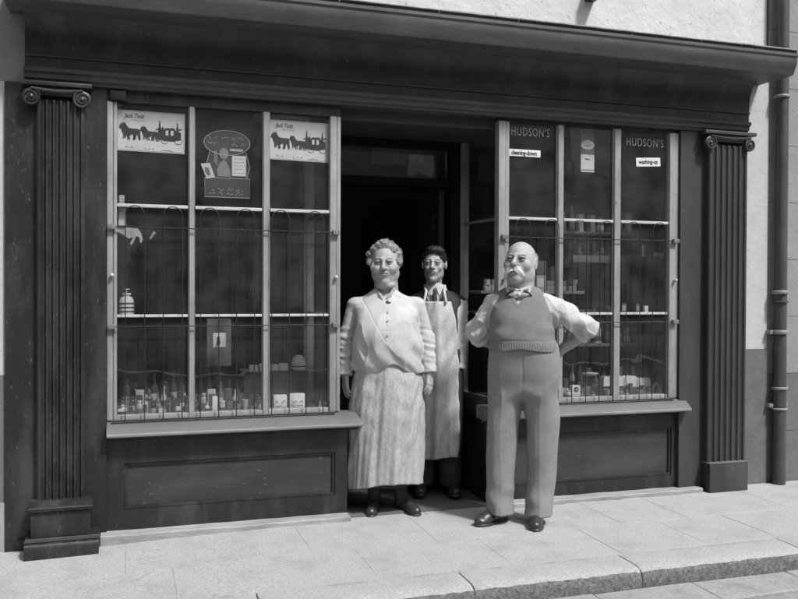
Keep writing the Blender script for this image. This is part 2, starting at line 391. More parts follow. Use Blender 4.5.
# step strips at the foot of the window bays
def step(x0, x1):
    b = MB(); n = 14
    xs = [x0+(x1-x0)*i/n for i in range(n+1)]; r = random.Random(int(x0*10)+9)
    top = []; 
    for x in xs:
        yf = -.095+r.uniform(-.004, .004); zt = .030+r.uniform(-.002, .002)
        top.append([b.bm.verts.new(p) for p in ((x, .05, -.08), (x, .05, zt), (x, yf+.008, zt), (x, yf, zt-.008), (x, yf-.002, -.08))])
    for p, q in zip(top, top[1:]):
        for k in range(4): b.bm.faces.new((p[k], q[k], q[k+1], p[k+1]))
    b.bm.faces.new(top[0]); b.bm.faces.new(top[-1][::-1])
    bmesh.ops.recalc_face_normals(b.bm, faces=b.bm.faces[:])
    return part(b, 'step_strip', mat('worn step stone', .30, .85, .3, 12, .5, 60, stretch=(.4, 1, 1), dirt=.5, dirtv=.1), True)
step(-.164, 1.265); step(2.235, 3.80)
def riser(x0, x1, px0, px1, pz0, pz1, retx, side):
    b = MB()
    b.box(x0, x1, .0, .05, .03, pz0-.02); b.box(x0, x1, .0, .05, pz1+.02, .56)
    b.box(x0, px0-.02, .0, .05, pz0-.02, pz1+.02); b.box(px1+.02, x1, .0, .05, pz0-.02, pz1+.02)
    p = part(b, 'stall_riser', M_PAINT)
    q = MB()     # bevelled panel moulding + field
    q.box(px0-.02, px1+.02, .022, .05, pz0-.02, pz1+.02)
    q.build('riser_panel', M_PANEL, p)
    q = MB(); t = .02
    for (a0, a1, c0, c1) in ((px0-t, px1+t, pz0-t, pz0-.004), (px0-t, px1+t, pz1+.004, pz1+t), (px0-t, px0-.004, pz0-.004, pz1+.004), (px1+.004, px1+t, pz0-.004, pz1+.004)):
        q.box(a0, a1, .008, .0215, c0, c1, .003)
    q.build('panel_moulding', M_PAINT, p, True)
    q = MB()
    if side > 0: q.box(retx-.04, retx, .0505, .62, .0, .56)
    else: q.box(retx, retx+.04, .0505, .62, .0, .56)
    q.build('return_riser', M_PAINT, p)
riser(WX0-.001, 1.266, -.02, 1.17, .165, .39, 1.262, 1)
riser(2.225, 3.6425, 2.38, 3.585, .135, .43, 2.229, -1)
def sill(x0, x1, extra_end):
    b = MB()
    prof = [(.06, .572), (-.085, .572), (-.094, .578), (-.095, .590), (-.086, .598), (-.012, .652), (.06, .655)]
    b.prism(prof, 'x', x0, x1)
    o = part(b, 'window_sill', M_SILL, True)
    b = MB(); b.prism([(-.0955, .5745), (-.098, .580), (-.098, .589), (-.0955, .5925)], 'x', x0+.002, x1-.002)
    b.build('sill_edge', M_SILLE, o, True)
    b = MB(); b.prism([(.0, .5715), (-.06, .5715), (-.055, .562), (-.03, .555), (-.02, .545), (.0, .54)], 'x', x0+.01, x1-.01)
    b.build('under_moulding', M_PAINT, o, True)
sill(-.1325, 1.345, 0); sill(2.15, 3.70, 0)

def window(x0, x1, posts, muntins, side, label, ZH):
    """posts: (xa,xb) outer posts; muntins; side +1: the return glass runs back at the right end (x1), -1: at the left end"""
    root = MB().box(posts[0][1], posts[1][0], -.006, .05, .653, .685, .004).build('shop_window', M_FRAME, S, True, label)
    for xa, xb in posts:
        wd = xb-xa
        MB().box(xa, xa+wd*.62-.0015, -.018, .05, ZB, ZH, .005).box(xa+wd*.62+.0015, xb, -.010, .05, ZB, ZH, .004).box(xa+wd*.62-.0014, xa+wd*.62+.0014, -.002, .049, ZB, ZH).build('window_post', M_FRAME, root, True)
    for xa, xb in muntins:
        q = MB(); q.prism([(xa, .012), (xa+.008, -.012), (xb-.008, -.012), (xb, .012), (xb-.01, .04), (xa+.01, .04)], 'z', ZB, ZH); q.build('muntin', M_FRAME, root)
    xs = [posts[0][1]]+[c for mm in muntins for c in mm]+[posts[1][0]]
    for i in range(0, len(xs), 2):
        a, c = xs[i], xs[i+1]
        q = MB(); q.box(a+.0005, c-.0005, -.008, .03, ZTR-.009, ZTR+.009, .003); q.build('glazing_bar', M_BAR, root, True)
        q = MB(); q.box(a+.0005, c-.0005, -.004, .03, ZM-.008, ZM+.007, .002); q.build('glazing_bar', M_BAR, root, True)
        for z0, z1 in ((.685, ZM-.008), (ZM+.007, ZTR-.009), (ZTR+.009, ZH)):
            q = MB(); q.box(a, c, .018, .021, z0, z1); q.build('pane', GLASS, root)
    # return into the doorway
    xr = (posts[1][0]+posts[1][1])/2 if side > 0 else (posts[0][0]+posts[0][1])/2
    xb_ = 1.14 if side > 0 else 2.266
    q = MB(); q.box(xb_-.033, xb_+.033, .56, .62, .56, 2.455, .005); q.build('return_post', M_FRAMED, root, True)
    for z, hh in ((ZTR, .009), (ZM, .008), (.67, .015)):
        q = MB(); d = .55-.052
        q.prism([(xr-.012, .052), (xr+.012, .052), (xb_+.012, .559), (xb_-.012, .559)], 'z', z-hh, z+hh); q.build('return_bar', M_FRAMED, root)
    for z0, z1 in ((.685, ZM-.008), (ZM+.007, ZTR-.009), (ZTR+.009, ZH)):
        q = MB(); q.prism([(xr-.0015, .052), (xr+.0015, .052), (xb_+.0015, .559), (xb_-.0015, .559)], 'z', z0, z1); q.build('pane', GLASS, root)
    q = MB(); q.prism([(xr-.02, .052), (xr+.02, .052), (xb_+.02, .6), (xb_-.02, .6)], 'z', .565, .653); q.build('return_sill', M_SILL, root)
    return root
LW = window(WX0, WX1, ((-.132, -.079), (1.150, 1.217)), ((.312, .352), (.74, .788)), 1, 'left shop window with three tall panes across', 2.4585)
RW = window(VX0, VX1, ((2.267, 2.345), (3.565, 3.642)), ((2.695, 2.748), (3.124, 3.184)), -1, 'right shop window with three tall panes across', 2.5055)
# hoop-topped iron guard in front of each window
def guard(x0, x1, first, n, label):
    g = MB()
    zt, zl, zb, y = 1.752, 1.19, .658, -.032
    def rail(z, r=.0034): g.tube([(x0, y, z), (x1, y, z)], r, 6)
    rail(zt); rail(zl); rail(zb, .0065)
    root = g.build('window_guard', M_IRON, S, True, label)
    p = .1035
    for k in range(n):
        c = first+k*2*p; rad = .0525
        q = MB(); pts = [(c-rad, y-.006, zb)] + [(c-rad*math.cos(PI*i/14), y-.006, 1.822+rad*math.sin(PI*i/14)) for i in range(15)] + [(c+rad, y-.006, zb)]
        q.tube([p_ for p_ in pts], .0030, 6); q.build('hoop', M_IRON, root, True)
    for x in (x0, x1):
        for z in (zt, zl):
            q = MB(); q.box(x-.022, x+.022, -.046, -.019, z-.014, z+.014, .003); q.build('bracket', M_FRAMED, root, True)
    for x, z in ((x0, 1.48), (x1, 1.48)):
        q = MB(); q.lathe([(.004, -.03), (.011, -.022), (.012, -.012), (.006, 0)], (x, -.02, z), 10, 'y'); q.build('knob', M_BAR, root, True)
guard(-.105, 1.185, .018, 6, 'hooped iron guard rail in front of left window')
guard(2.305, 3.605, 2.435, 6, 'hooped iron guard rail in front of right window')
# interior shell
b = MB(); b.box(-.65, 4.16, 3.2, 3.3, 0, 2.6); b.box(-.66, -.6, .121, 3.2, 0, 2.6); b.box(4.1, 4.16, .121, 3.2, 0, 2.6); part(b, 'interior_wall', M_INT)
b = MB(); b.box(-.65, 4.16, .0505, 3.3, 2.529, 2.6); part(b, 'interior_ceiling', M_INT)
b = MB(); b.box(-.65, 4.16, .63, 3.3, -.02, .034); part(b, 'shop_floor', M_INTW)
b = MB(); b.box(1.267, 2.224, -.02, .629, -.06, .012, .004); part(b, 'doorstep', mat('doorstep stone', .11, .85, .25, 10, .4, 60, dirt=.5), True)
b = MB(); b.box(1.218, 2.266, .05, .62, 2.4555, 2.528); part(b, 'doorway_soffit', M_INTW)
for xa, xb in ((-.13, 1.12), (2.27, 3.64)):
    b = MB(); b.box(xa, xb, .052, .62, .60, .662); part(b, 'display_bed', M_SILL)
# door frame at the back of the lobby, transom light, open door leaf
b = MB(); b.box(1.19, 1.25, .561, .66, .035, 2.454); b.box(2.16, 2.232, .561, .66, .035, 2.454); b.box(1.251, 2.159, .57, .65, 2.14, 2.19); b.box(1.251, 2.159, .57, .65, 2.40, 2.454)
part(b, 'door_frame', mat('door frame paint', .008, .85, .3, 10, .1, 40, spec=.15))
b = MB(); b.box(1.2515, 2.1585, .6, .604, 2.191, 2.399); part(b, 'transom_pane', GLASS)
b = MB(); b.box(2.11, 2.15, .67, 1.45, .04, 2.13); d_ = part(b, 'door', mat('door paint', .04, .45, .3, 8, .1, 40))
b = MB(); b.box(2.102, 2.1095, .78, 1.34, 1.15, 1.95); b.build('door_panel', M_PANEL, d_)
b = MB(); b.box(2.102, 2.1095, .78, 1.34, .2, .95); b.build('door_panel', M_PANEL, d_)
# lettering on the right window's glass
for px, py, wpx in ((530.5, 132.5, 38), (645, 143, 37)):
    p = at(px, py, .0165); wd = (at(px+wpx/2, py, .0165)-at(px-wpx/2, py, .0165)).x
    o = lettering("HUDSON'S", .078, (p.x, .0165, p.z), RW, mat('pale transfer letters', .26, .6, .15, 20, 0), width=wd, spacing=1.15, ext=.0004)

# ------------------------------------------------------------------ neighbouring buildings
N1 = thing('neighbour_building', 'grey rendered building right of the drainpipe', 'building', (4.55, 0, 0))
def npart(b, name, m, root, sm=None, label=None):
    o = b.build(name, m, root, sm, label); o.data.transform(Matrix.Translation(-root.location)); return o
b = MB(); rj = random.Random(4)
z = .80; row = 0
while z < 6.5:
    z2 = z+.42; x = 4.44-(row % 2)*.3
    while x < 9:
        x2 = x+.72; b.box(max(x, 4.435)+.0015, x2-.0015, .03+rj.uniform(0, .0015), .2, z+.0015, z2-.0015, .002); x = x2
    z = z2; row += 1
npart(b, 'wall', M_NEIGH, N1)
b = MB(); b.box(4.436, 9, .034, .35, -.06, 6.5); npart(b, 'wall_core', M_DADO, N1)
b = MB(); z = -.05; row = 0
while z < .79:
    z2 = min(z+.425, .797); x = 4.44-(row % 2)*.35
    while x < 9:
        x2 = x+.72; b.box(max(x, 4.435)+.0015, x2-.0015, .024, .2, z+.0015, z2-.0015, .002); x = x2
    z = z2; row += 1
npart(b, 'dado', M_NEIGHD, N1)
PX, PY = 4.502, -.03
b = MB(); b.tube([(PX, PY, -.01), (PX, PY, 1.02)], .047, 20); b.tube([(PX+.004, PY, 1.02), (PX+.004, PY, 6.4)], .043, 20)
dp = npart(b, 'drainpipe', M_PIPE, N1, True)
for z, hgt, rr_ in ((1.40, .028, .055), (1.33, .012, .053), (1.11, .03, .056), (.70, .02, .055), (.55, .014, .053), (2.82, .02, .053)):
    b = MB(); b.lathe([(rr_, z-hgt/2), (rr_+.004, z-hgt/4), (rr_+.004, z+hgt/4), (rr_, z+hgt/2)], (PX, PY, 0), 20)
    o = b.build('pipe_collar', M_PIPEC if hgt > .013 else M_PIPE, dp, True); o.data.transform(Matrix.Translation(-N1.location))
for z in (1.11, .575):
    for xa, xb, za in ((PX-.085, PX-.05, z-.015), (PX+.048, PX+.075, z-.01)):
        b = MB(); b.box(xa, xb, PY, .03, za, za+.027, .003)
        o = b.build('pipe_bracket', M_PIPEC, dp, True); o.data.transform(Matrix.Translation(-N1.location))
N2 = thing('neighbour_building', 'pale rendered building at the left of the shop with dark base', 'building', (-.7, 0, 0))
b = MB(); b.box(-6, -.7005, .0, .35, .93, 6.5); b.box(-.7, -.5565, .0, .119, 2.529, 6.5); npart(b, 'wall', mat('shaded wall render', .2, .9, .15, 6, .5, 25, dirt=.5, dirtscale=4, dirtv=.25), N2)  # upper wall greyed in its colour for the cornice's shade
b = MB(); b.box(-3, -.6565, -.004, .119, .93, 2.5285); npart(b, 'limewashed_wall', M_STRIPW, N2)
b = MB(); b.box(-6, -.6565, -.006, .119, .235, .929); npart(b, 'dado', M_NEIGHD, N2)
b = MB(); b.box(-6, -.6565, -.012, .119, -.06, .234); npart(b, 'plinth', mat('left plinth render', .3, .9, .15, 6, .5, 25, dirt=.4), N2)
# the terrace across the street (behind the camera: only its reflection and its shade are felt)
N3 = thing('terrace_house', 'brick terrace across the street, seen only as reflection in glass', 'house', (2, -11, 0))
b = MB(); b.box(-12, 20, -15, -11, -.1, 6.2); npart(b, 'wall', mat('brick terrace', .3, .9, .3, 6, .3, 30), N3)
b = MB(); b.prism([(-15, 6.21), (-10.8, 6.21), (-13, 8.2)], 'x', -12, 20); npart(b, 'roof', mat('slate roof', .1, .7, .2, 6, .3, 30), N3)
for k in range(7):
    for z0 in (1.0, 3.9):
        b = MB(); x = -8+k*3.4; b.box(x, x+1.1, -11.02, -10.97, z0, z0+1.5); npart(b, 'window', mat('net curtained window', .8, .4, .1, 5, 0), N3)
# ------------------------------------------------------------------ goods and cards in the windows
ORD = ['first', 'second', 'third', 'fourth', 'fifth', 'sixth', 'seventh', 'eighth', 'ninth', 'tenth', 'eleventh', 'twelfth', 'thirteenth', 'fourteenth', 'fifteenth', 'sixteenth', 'seventeenth', 'eighteenth', 'nineteenth', 'twentieth']
def goods(kind, x, y, z, h, r_, v, rnd):
    b = MB(); c = (0, 0, 0); sm = True
    if kind == 'bottle':
        b.lathe([(r_*.9, 0), (r_, h*.03), (r_, h*.55), (r_*.85, h*.64), (r_*.36, h*.74), (r_*.33, h*.93), (r_*.42, h*.935), (r_*.42, h)], c, 16)
    elif kind == 'jar':
        b.lathe([(r_*.92, 0), (r_, h*.04), (r_, h*.7), (r_*.82, h*.78), (r_*.72, h*.8), (r_*.8, h*.82), (r_*.8, h*.97), (r_*.7, h)], c, 18)
    elif kind == 'tin':
        b.lathe([(r_*.97, 0), (r_, h*.02), (r_, h*.04), (r_*.96, h*.06), (r_*.96, h*.94), (r_, h*.96), (r_, h*.99), (r_*.93, h)], c, 20)
    elif kind == 'cup':
        b.lathe([(r_*.5, 0), (r_*.55, h*.04), (r_*.8, h*.4), (r_, h), (r_*.94, h), (r_*.7, h*.4), (r_*.4, h*.1)], c, 18)
    elif kind == 'packet':
        b.box(-r_, r_, -r_*.7, r_*.7, 0, h, .003)
    elif kind == 'box':
        b.box(-r_*1.2, r_*1.2, -r_*.8, r_*.8, 0, h, .003); b.box(-r_*1.22, r_*1.22, -r_*.82, r_*.82, h*.72, h*.98, .002)
    elif kind == 'figurine':
        b.lathe([(r_*.9, 0), (r_*.9, h*.08), (r_*.5, h*.12), (r_*.75, h*.3), (r_*.6, h*.5), (r_*.85, h*.62), (r_*.3, h*.72), (r_*.45, h*.82), (r_*.4, h*.94), (r_*.1, h)], c, 14)
    m = tone(v, kind in ('bottle', 'jar', 'cup'))
    o = b.build(kind if kind != 'tin' else 'food_tin', m, None, True)
    o.location = (x, y, z); o.rotation_euler.z = rnd.uniform(-.5, .5) if kind in ('packet', 'box') else 0
    if kind in ('bottle', 'jar', 'tin', 'packet') and h > .05:      # paper label
        q = MB(); lo, hi = h*.14, h*.46
        if kind in ('bottle', 'jar', 'tin'): q.lathe([(r_*1.005, lo), (r_*1.02, lo+.001), (r_*1.02, hi), (r_*1.005, hi+.001)], c, 18)
        else: q.box(-r_*.8, r_*.8, -r_*.7-.0015, -r_*.7+.001, h*.25, h*.8)
        q.build('paper_label', tone(min(.75, rnd.choice((.12, .3, .5)) if v < .3 else .08)), o, True)
    return o
def tword(v): return 'dark' if v < .09 else ('grey' if v < .3 else ('pale' if v < .55 else 'white'))
def row(win, rowname, xs, y, z, kinds, hs, rs_, seed, bright=.2, vlo=.03, vhi=.16):
    rnd = random.Random(seed)
    for i, x in enumerate(xs):
        k = rnd.choice(kinds); h = rnd.uniform(*hs); r_ = rnd.uniform(*rs_)
        if k == 'bottle': r_ *= .8; h *= 1.25
        v = rnd.uniform(.35, .65) if rnd.random() < bright else rnd.uniform(vlo, vhi)
        o = goods(k, x+rnd.uniform(-.006, .006), y+rnd.uniform(-.015, .015), z, h, r_, v, rnd)
        nm = {'tin': 'food tin', 'cup': 'small bowl', 'packet': 'paper packet'}.get(k, k)
        tag(o, '%s %s, %s from the left in %s' % (tword(v), nm, ORD[i], rowname), nm.split()[-1], 'goods in the %s window' % win)
BED = .6625
# left window jumble
xsA = [-.05+.044*i for i in range(19)]
row('left', 'front row low in left window', xsA, .11, BED, ['bottle', 'jar', 'tin', 'packet', 'figurine', 'cup'], (.045, .10), (.015, .023), 21, .36)
row('left', 'second row low in left window', [-.04+.046*i for i in range(18)], .19, BED, ['bottle', 'jar', 'bottle', 'tin', 'figurine', 'packet'], (.09, .15), (.018, .027), 22, .25)
row('left', 'back row low in left window', [-.03+.055*i for i in range(14)], .30, BED, ['bottle', 'bottle', 'jar', 'box', 'figurine'], (.14, .21), (.022, .032), 23, .12, .02, .12)
# narrow display shelves behind the mid bars
for (xa, xb) in ((-.078, 1.10), (2.30, 3.56)):
    b = MB(); b.box(xa, xb, .031, .13, ZM-.012, ZM-.002, .002); b.build('display_shelf', M_INTW, S, True)
def slabthing(name, label, cat, p0, p1, y, th, m, group=None):
    """flat upright card or box between two measured corners on plane y"""
    a = at(p0[0], p0[1], y); c = at(p1[0], p1[1], y)
    b = MB(); b.box(min(a.x, c.x), max(a.x, c.x), y, y+th, min(a.z, c.z), max(a.z, c.z), min(.002, th*.3))
    return tag(b.build(name, m, None, True), label, cat, group)
def scribble(b, x0, x1, z, h, y, seed, r_=.0012):
    rnd = random.Random(seed); x = x0; pts = []
    while x < x1:
        if rnd.random() < .14 and len(pts) > 3:
            b.tube(pts, r_, 5); pts = []; x += h*.6; continue
        pts.append((x, y, z+rnd.uniform(-h, h)*.5)); x += h*rnd.uniform(.22, .42)
    if len(pts) > 1: b.tube(pts, r_, 5)
# the two coach posters: silhouette of horses and a coach
HORSE = [(0,.62),(.02,.75),(.05,.82),(.075,.93),(.09,.83),(.115,.90),(.15,.84),(.20,.70),(.26,.60),(.38,.58),(.50,.585),(.565,.57),(.60,.50),(.61,.38),(.59,.30),(.615,.16),(.60,.04),(.625,0),(.59,0),(.575,.13),(.555,.25),(.53,.30),(.49,.24),(.475,.12),(.44,.03),(.465,.01),(.43,-.02),(.415,.03),(.445,.14),(.43,.28),(.36,.30),(.29,.27),(.275,.16),(.305,.05),(.285,-.03),(.265,.0),(.245,.14),(.225,.27),(.185,.28),(.165,.18),(.165,.10),(.13,.02),(.12,.04),(.135,.12),(.125,.28),(.10,.38),(.10,.52),(.09,.62),(.055,.60),(.03,.56)]
def fill(b, poly, y, M):
    """thin filled outline (x,z), triangulated"""
    vs_ = [b.bm.verts.new((*[M(p)[0]], y, M(p)[1])) for p in poly]
    f = b.bm.faces.new(vs_); bmesh.ops.triangulate(b.bm, faces=[f])
def poster(px0, py0, px1, py1, label, tilt, words):
    y = .026; a = at(px0, py0, y); c = at(px1, py1, y); W, H_ = c.x-a.x, a.z-c.z
    t = thing('coach_poster', label, 'poster', (a.x, y, c.z), 0, 'coach posters')
    t.rotation_euler.y = tilt
    b = MB(); b.box(0, W, 0, .002, 0, H_); b.build('poster_card', mat('foxed poster paper', .66, .8, .10, 7, .1, 30, dirt=.35, dirtscale=14, dirtv=.45, chips=.5, chipv=.3, chipscale=90), t)
    b = MB(); b.box(.004, W-.004, -.0008, 0, .004, .006); b.box(.004, W-.004, -.0008, 0, H_-.006, H_-.004); b.box(.004, .006, -.0008, 0, .0062, H_-.0062); b.box(W-.006, W-.004, -.0008, 0, .0062, H_-.0062)
    b.build('poster_border', M_PAPERG, t)
    b = MB()
    def tr(ox, oz, sx, sz): return lambda p: (W*(ox+p[0]*sx), H_*(oz+p[1]*sz))
    fill(b, HORSE, -.001, tr(.03, .27, .49, .46)); fill(b, HORSE, -.0012, tr(.055, .285, .47, .46))
    fill(b, HORSE, -.001, tr(.335, .28, .40, .39)); fill(b, HORSE, -.0012, tr(.36, .29, .40, .38))
    for poly in ([(.60,.36),(.615,.46),(.635,.60),(.66,.64),(.83,.64),(.855,.60),(.865,.46),(.87,.36),(.84,.32),(.64,.32)],
                 [(.65,.635),(.69,.67),(.76,.665),(.80,.68),(.85,.64)], [(.50,.40),(.53,.50),(.56,.53),(.62,.53),(.62,.34),(.54,.35)],
                 [(.545,.51),(.552,.63),(.562,.70),(.585,.71),(.60,.66),(.615,.60),(.61,.51)], [(.50,.585),(.50,.60),(.56,.66),(.57,.62)],
                 [(.562,.70),(.560,.76),(.572,.80),(.585,.79),(.588,.74),(.583,.70)], [(.565,.80),(.566,.85),(.583,.85),(.584,.80)], [(.61,.52),(.612,.66),(.63,.70),(.645,.66),(.65,.54)],
                 [(.86,.34),(.86,.55),(.885,.58),(.935,.57),(.945,.50),(.935,.36)], [(.855,.55),(.857,.66),(.868,.74),(.885,.745),(.895,.68),(.897,.55)],
                 [(.868,.74),(.868,.80),(.877,.83),(.889,.80),(.887,.74)], [(.885,.64),(.93,.665),(.965,.665),(.967,.645),(.93,.63),(.89,.60)]):
        fill(b, poly, -.0014-.00002*len(poly), tr(.125, .0, .87, .93))
    for wx, wz, wr in ((.60, .33, .035), (.70, .31, .055), (.80, .34, .03), (.905, .32, .062)):
        pts = [(W*wx+H_*wr*1.5*math.cos(2*PI*k/20), -.001, H_*wz+H_*wr*1.5*math.sin(2*PI*k/20)) for k in range(21)]
        b.tube(pts, .0014, 5)
    b.build('coach_picture', M_INK, t)
    b = MB()
    for (ox, oz, w_, h_) in ((.715, .44, .05, .12), (.79, .44, .05, .12)): b.box(W*ox, W*(ox+w_*.8), -.0024, -.0018, H_*oz, H_*(oz+h_))
    b.build('coach_window', M_PAPER, t)
    o = lettering(words, H_*.15, (W*.25, -.0008, H_*.86), t, M_INK, width=W*.30, shear=.35, bold=.0006, ext=.0003)
    b = MB()
    for x0, x1, z in ((.12, .28, .10), (.40, .56, .075), (.66, .83, .06)): scribble(b, W*x0, W*x1, H_*z, H_*.05, -.0008, int(x0*100), .0010)
    scribble(b, W*.22, W*.42, H_*.76, H_*.025, -.0008, 5, .0006)
    b.build('small_print', M_INK, t)
poster(116.5, 109, 184.5, 153.5, 'white poster with black horses and coach behind the left pane of the left window', .010, 'Jack Tods')
poster(268.5, 119, 328.5, 162, 'white poster with black horses and coach in the pane beside the doorway', .012, 'Jack Tods')
# oval-topped showcard
y = .04; c = at(227, 143, y); u = (at(237, 143, y)-at(227, 143, y)).x/10
t = thing('showcard', 'dark cut-out showcard with oval head, pale outline and seated figure picture', 'showcard', (c.x, y, c.z))
def ov(k, n, rx, rz): return (rx*math.cos(2*PI*k/n), rz*math.sin(2*PI*k/n))
b = MB(); b.prism([ov(k, 40, 23*u, 12.5*u) for k in range(40)], 'y', 0, .003)
b.prism([(-22*u, -55*u), (23*u, -55*u), (23*u, -35.5*u), (-22*u, -35.5*u)], 'y', 0, .003)
b.prism([(-18*u, -35.4*u), (20*u, -35.4*u), (23*u, -24*u), (19*u, -8*u), (-17*u, -8*u), (-21*u, -24*u)], 'y', .0031, .006)
b.build('card', tone(.045), t)
b = MB(); n = 40
b.tube([(ov(k, n, 23*u, 12.5*u)[0], -.001, ov(k, n, 23*u, 12.5*u)[1]) for k in range(n+1)], .0022, 5)
b.tube([(-22*u, -.001, -35.5*u), (23*u, -.001, -35.5*u), (23*u, -.001, -55*u), (-22*u, -.001, -55*u), (-22*u, -.001, -35.5*u)], .002, 5)
b.tube([(19*u, -.001, -9*u), (23*u, -.001, -24*u), (20*u, -.001, -35*u)], .002, 5); b.tube([(-17*u, -.001, -9*u), (-21*u, -.001, -24*u)], .002, 5)
b.build('card_outline', tone(.38), t, True)
b = MB()
for i, (x0, x1, z) in enumerate(((-19, -8, 5), (-5, 2, 5), (5, 17, 5), (-19, -9, -1), (4, 20, -1), (-15, -3, -47), (0, 17, -47), (-18, -4, -51), (0, 20, -51))): scribble(b, x0*u, x1*u, z*u, 3.4*u, -.0015, i+40, .0016)
b.box(3*u, 16*u, -.002, -.0005, -8*u, -5.6*u)
b.build('card_writing', tone(.42), t)
b = MB(); b.box(5*u, 19*u, -.003, -.0005, -33*u, -12.5*u); b.build('price_panel', M_PAPER, t)
b = MB()
for i in range(5): scribble(b, 6.5*u, 17.5*u, (-15.5-3.6*i)*u, 1.4*u, -.0035, 60+i, .0007)
b.build('panel_print', M_PAPERG, t)
b = MB()      # the pale figure printed on the card: head, hair, shoulders
b.prism([(-3*u+4.6*u*math.cos(a), -11*u+6*u*math.sin(a)) for a in [2*PI*k/18 for k in range(18)]], 'y', -.002, -.0005)
b.prism([(-9*u, -34*u), (3.5*u, -34*u), (3*u, -27*u), (0, -20*u), (-3*u, -17*u), (-7*u, -20*u), (-10*u, -27*u)], 'y', -.002, -.0005)
b.build('figure_print', tone(.22), t)
b = MB(); b.prism([(-13*u, -8*u), (-9.5*u, -8*u), (-9.5*u, -24*u), (-13*u, -20*u)], 'y', -.002, -.0005); b.build('pillar_print', tone(.16), t)
b = MB(); b.prism([(-26*u, -22*u), (-17*u, -21*u), (-12*u, -35*u), (-20*u, -37*u)], 'y', -.004, -.0022); b.build('side_picture', M_PAPER, t)
b = MB(); b.prism([(-22*u, -25*u), (-18*u, -26*u), (-16*u, -33*u), (-19*u, -34*u), (-22*u, -29*u)], 'y', -.005, -.0042); b.build('side_picture_print', tone(.15), t)
# small things in the left window
G = 'goods in the left window'
slabthing('price_card', 'small pale card hanging by the left post under the upper bar', 'card', (118.5, 207.5), (126, 225.5), .04, .002, M_PAPER)
slabthing('price_card', 'tiny pale card hanging above the upper bar by the left post', 'card', (119, 195), (124.5, 203.5), .04, .002, tone(.35))
b = MB(); P_ = [at(a, c_, .06) for a, c_ in ((113, 226), (126, 227.5), (138, 228.5), (141, 233), (143, 240), (140.5, 243.5), (139, 237), (136, 236), (134, 242), (131.5, 245), (130, 243.5), (133, 237), (129, 238.5), (122, 234), (116, 231))]
b.prism([(p.x, p.z) for p in P_], 'y', .055, .062)
tag(b.build('rag', tone(.42), None), 'white rag hanging from the left post just below the upper bar', 'rag')
b = MB(); a = at(150, 239, .2); c = at(155, 232, .2); b.tube([a, a.lerp(c, .6), c], [.007, .008, .012], 8)
tag(b.build('clothes_peg', tone(.4), None, True), 'pale peg hanging slanted in the upper left pane', 'peg')
p = at(126.5, 314, .08)
b = MB(); b.lathe([(.036, 0), (.042, .006), (.042, .085), (.034, .105), (.02, .112), (.02, .12), (.026, .121), (.026, .132)], (0, 0, 0), 20)
o = tag(b.build('jar', tone(.55, True), None, True, None, (p.x, .085, ZM-.0015)), 'white jar with dark bands on the middle shelf by the left post', 'jar')
for z in (.02, .043, .066):
    b = MB(); b.lathe([(.0425, z), (.0435, z+.001), (.0435, z+.009), (.0425, z+.01)], (0, 0, 0), 20); b.build('band', tone(.05), o)
b = MB(); b.lathe([(.004, .132), (.004, .15), (.018, .151), (.018, .156)], (0, 0, 0), 12); b.build('stopper', tone(.5), o)
slabthing('box', 'grey upright carton behind the middle pane of the left window', 'carton', (207, 319), (231, 366), .40, .10, tone(.13))
o = slabthing('picture_card', 'white card with a dark figure in front of the grey carton', 'card', (213, 333), (226, 347), .30, .003, M_PAPER)
a = at(218.5, 345, .298); b = MB(); b.lathe([(.006, 0), (.013, .01), (.008, .03), (.009, .045), (.003, .055)], (a.x, .2985, a.z), 10); b.build('printed_figure', M_INK, o)
# raised counter block at the right of the left window
a = at(243, 372, .30); c = at(334, 372, .30)
b = MB(); b.box(a.x, 1.08, .26, .54, BED, a.z, .004); o = tag(b.build('display_stand', tone(.035), None, True), 'dark raised stand behind the right pane of the left window', 'stand')
zt = a.z+.0005
xx = [at(q, 370, .32).x for q in (253, 263, 274, 283)]
for i, x in enumerate(xx):
    b = MB(); b.box(-.027, .027, -.02, .02, 0, .042+.006*(i % 2), .004); b.box(-.02, .02, -.0215, -.0195, .01, .03)
    tag(b.build('soap_packet', tone(.6), None, True, None, (x, .31, zt)), 'white soap packet, %s from the left on the dark stand' % ORD[i], 'packet', 'soap packets on the stand')
x = at(298.5, 366, .33).x
b = MB(); b.lathe([(.04, 0), (.047, .01), (.047, .022), (.043, .026), (.047, .032), (.046, .05), (.042, .054), (.043, .06), (.038, .078), (.026, .09), (.01, .097)], (0, 0, 0), 22)
o = tag(b.build('string_ball', tone(.6), None, True, None, (x, .33, zt)), 'white ball of string on the dark stand near the doorway post', 'string ball')
b = MB(); b.lathe([(.0475, .022), (.0482, .023), (.0482, .029), (.0475, .03)], (0, 0, 0), 22); b.build('band', tone(.08), o, True)
for k, (q0, q1, q2, nm) in enumerate(((273.5, 286.5, 395.5, 'left'), (289.5, 304.5, 394, 'right'))):
    a = at(q0, q2, .09); c = at(q1, 409.5, .09)
    b = MB(); b.box(a.x, c.x, .075, .13, BED, a.z, .003)
    o = tag(b.build('carton', tone(.65), None, True), 'white printed carton low in the right pane, %s' % ('beside the muntin' if k == 0 else 'nearer the doorway post'), 'carton', 'white cartons')
    b = MB(); scribble(b, a.x+.01, c.x-.01, BED+.055, .02, .0742, 70+k, .0022); scribble(b, a.x+.01, c.x-.008, BED+.03, .012, .0742, 75+k, .0016); b.build('carton_print', tone(.2), o)
a = at(320, 409, .08); b = MB(); b.lathe([(.014, 0), (.012, .02), (.006, .045), (.001, .062)], (a.x, .08, BED), 10)
tag(b.build('candle_end', tone(.6), None, True), 'small white pointed candle end beside the doorway post', 'candle')
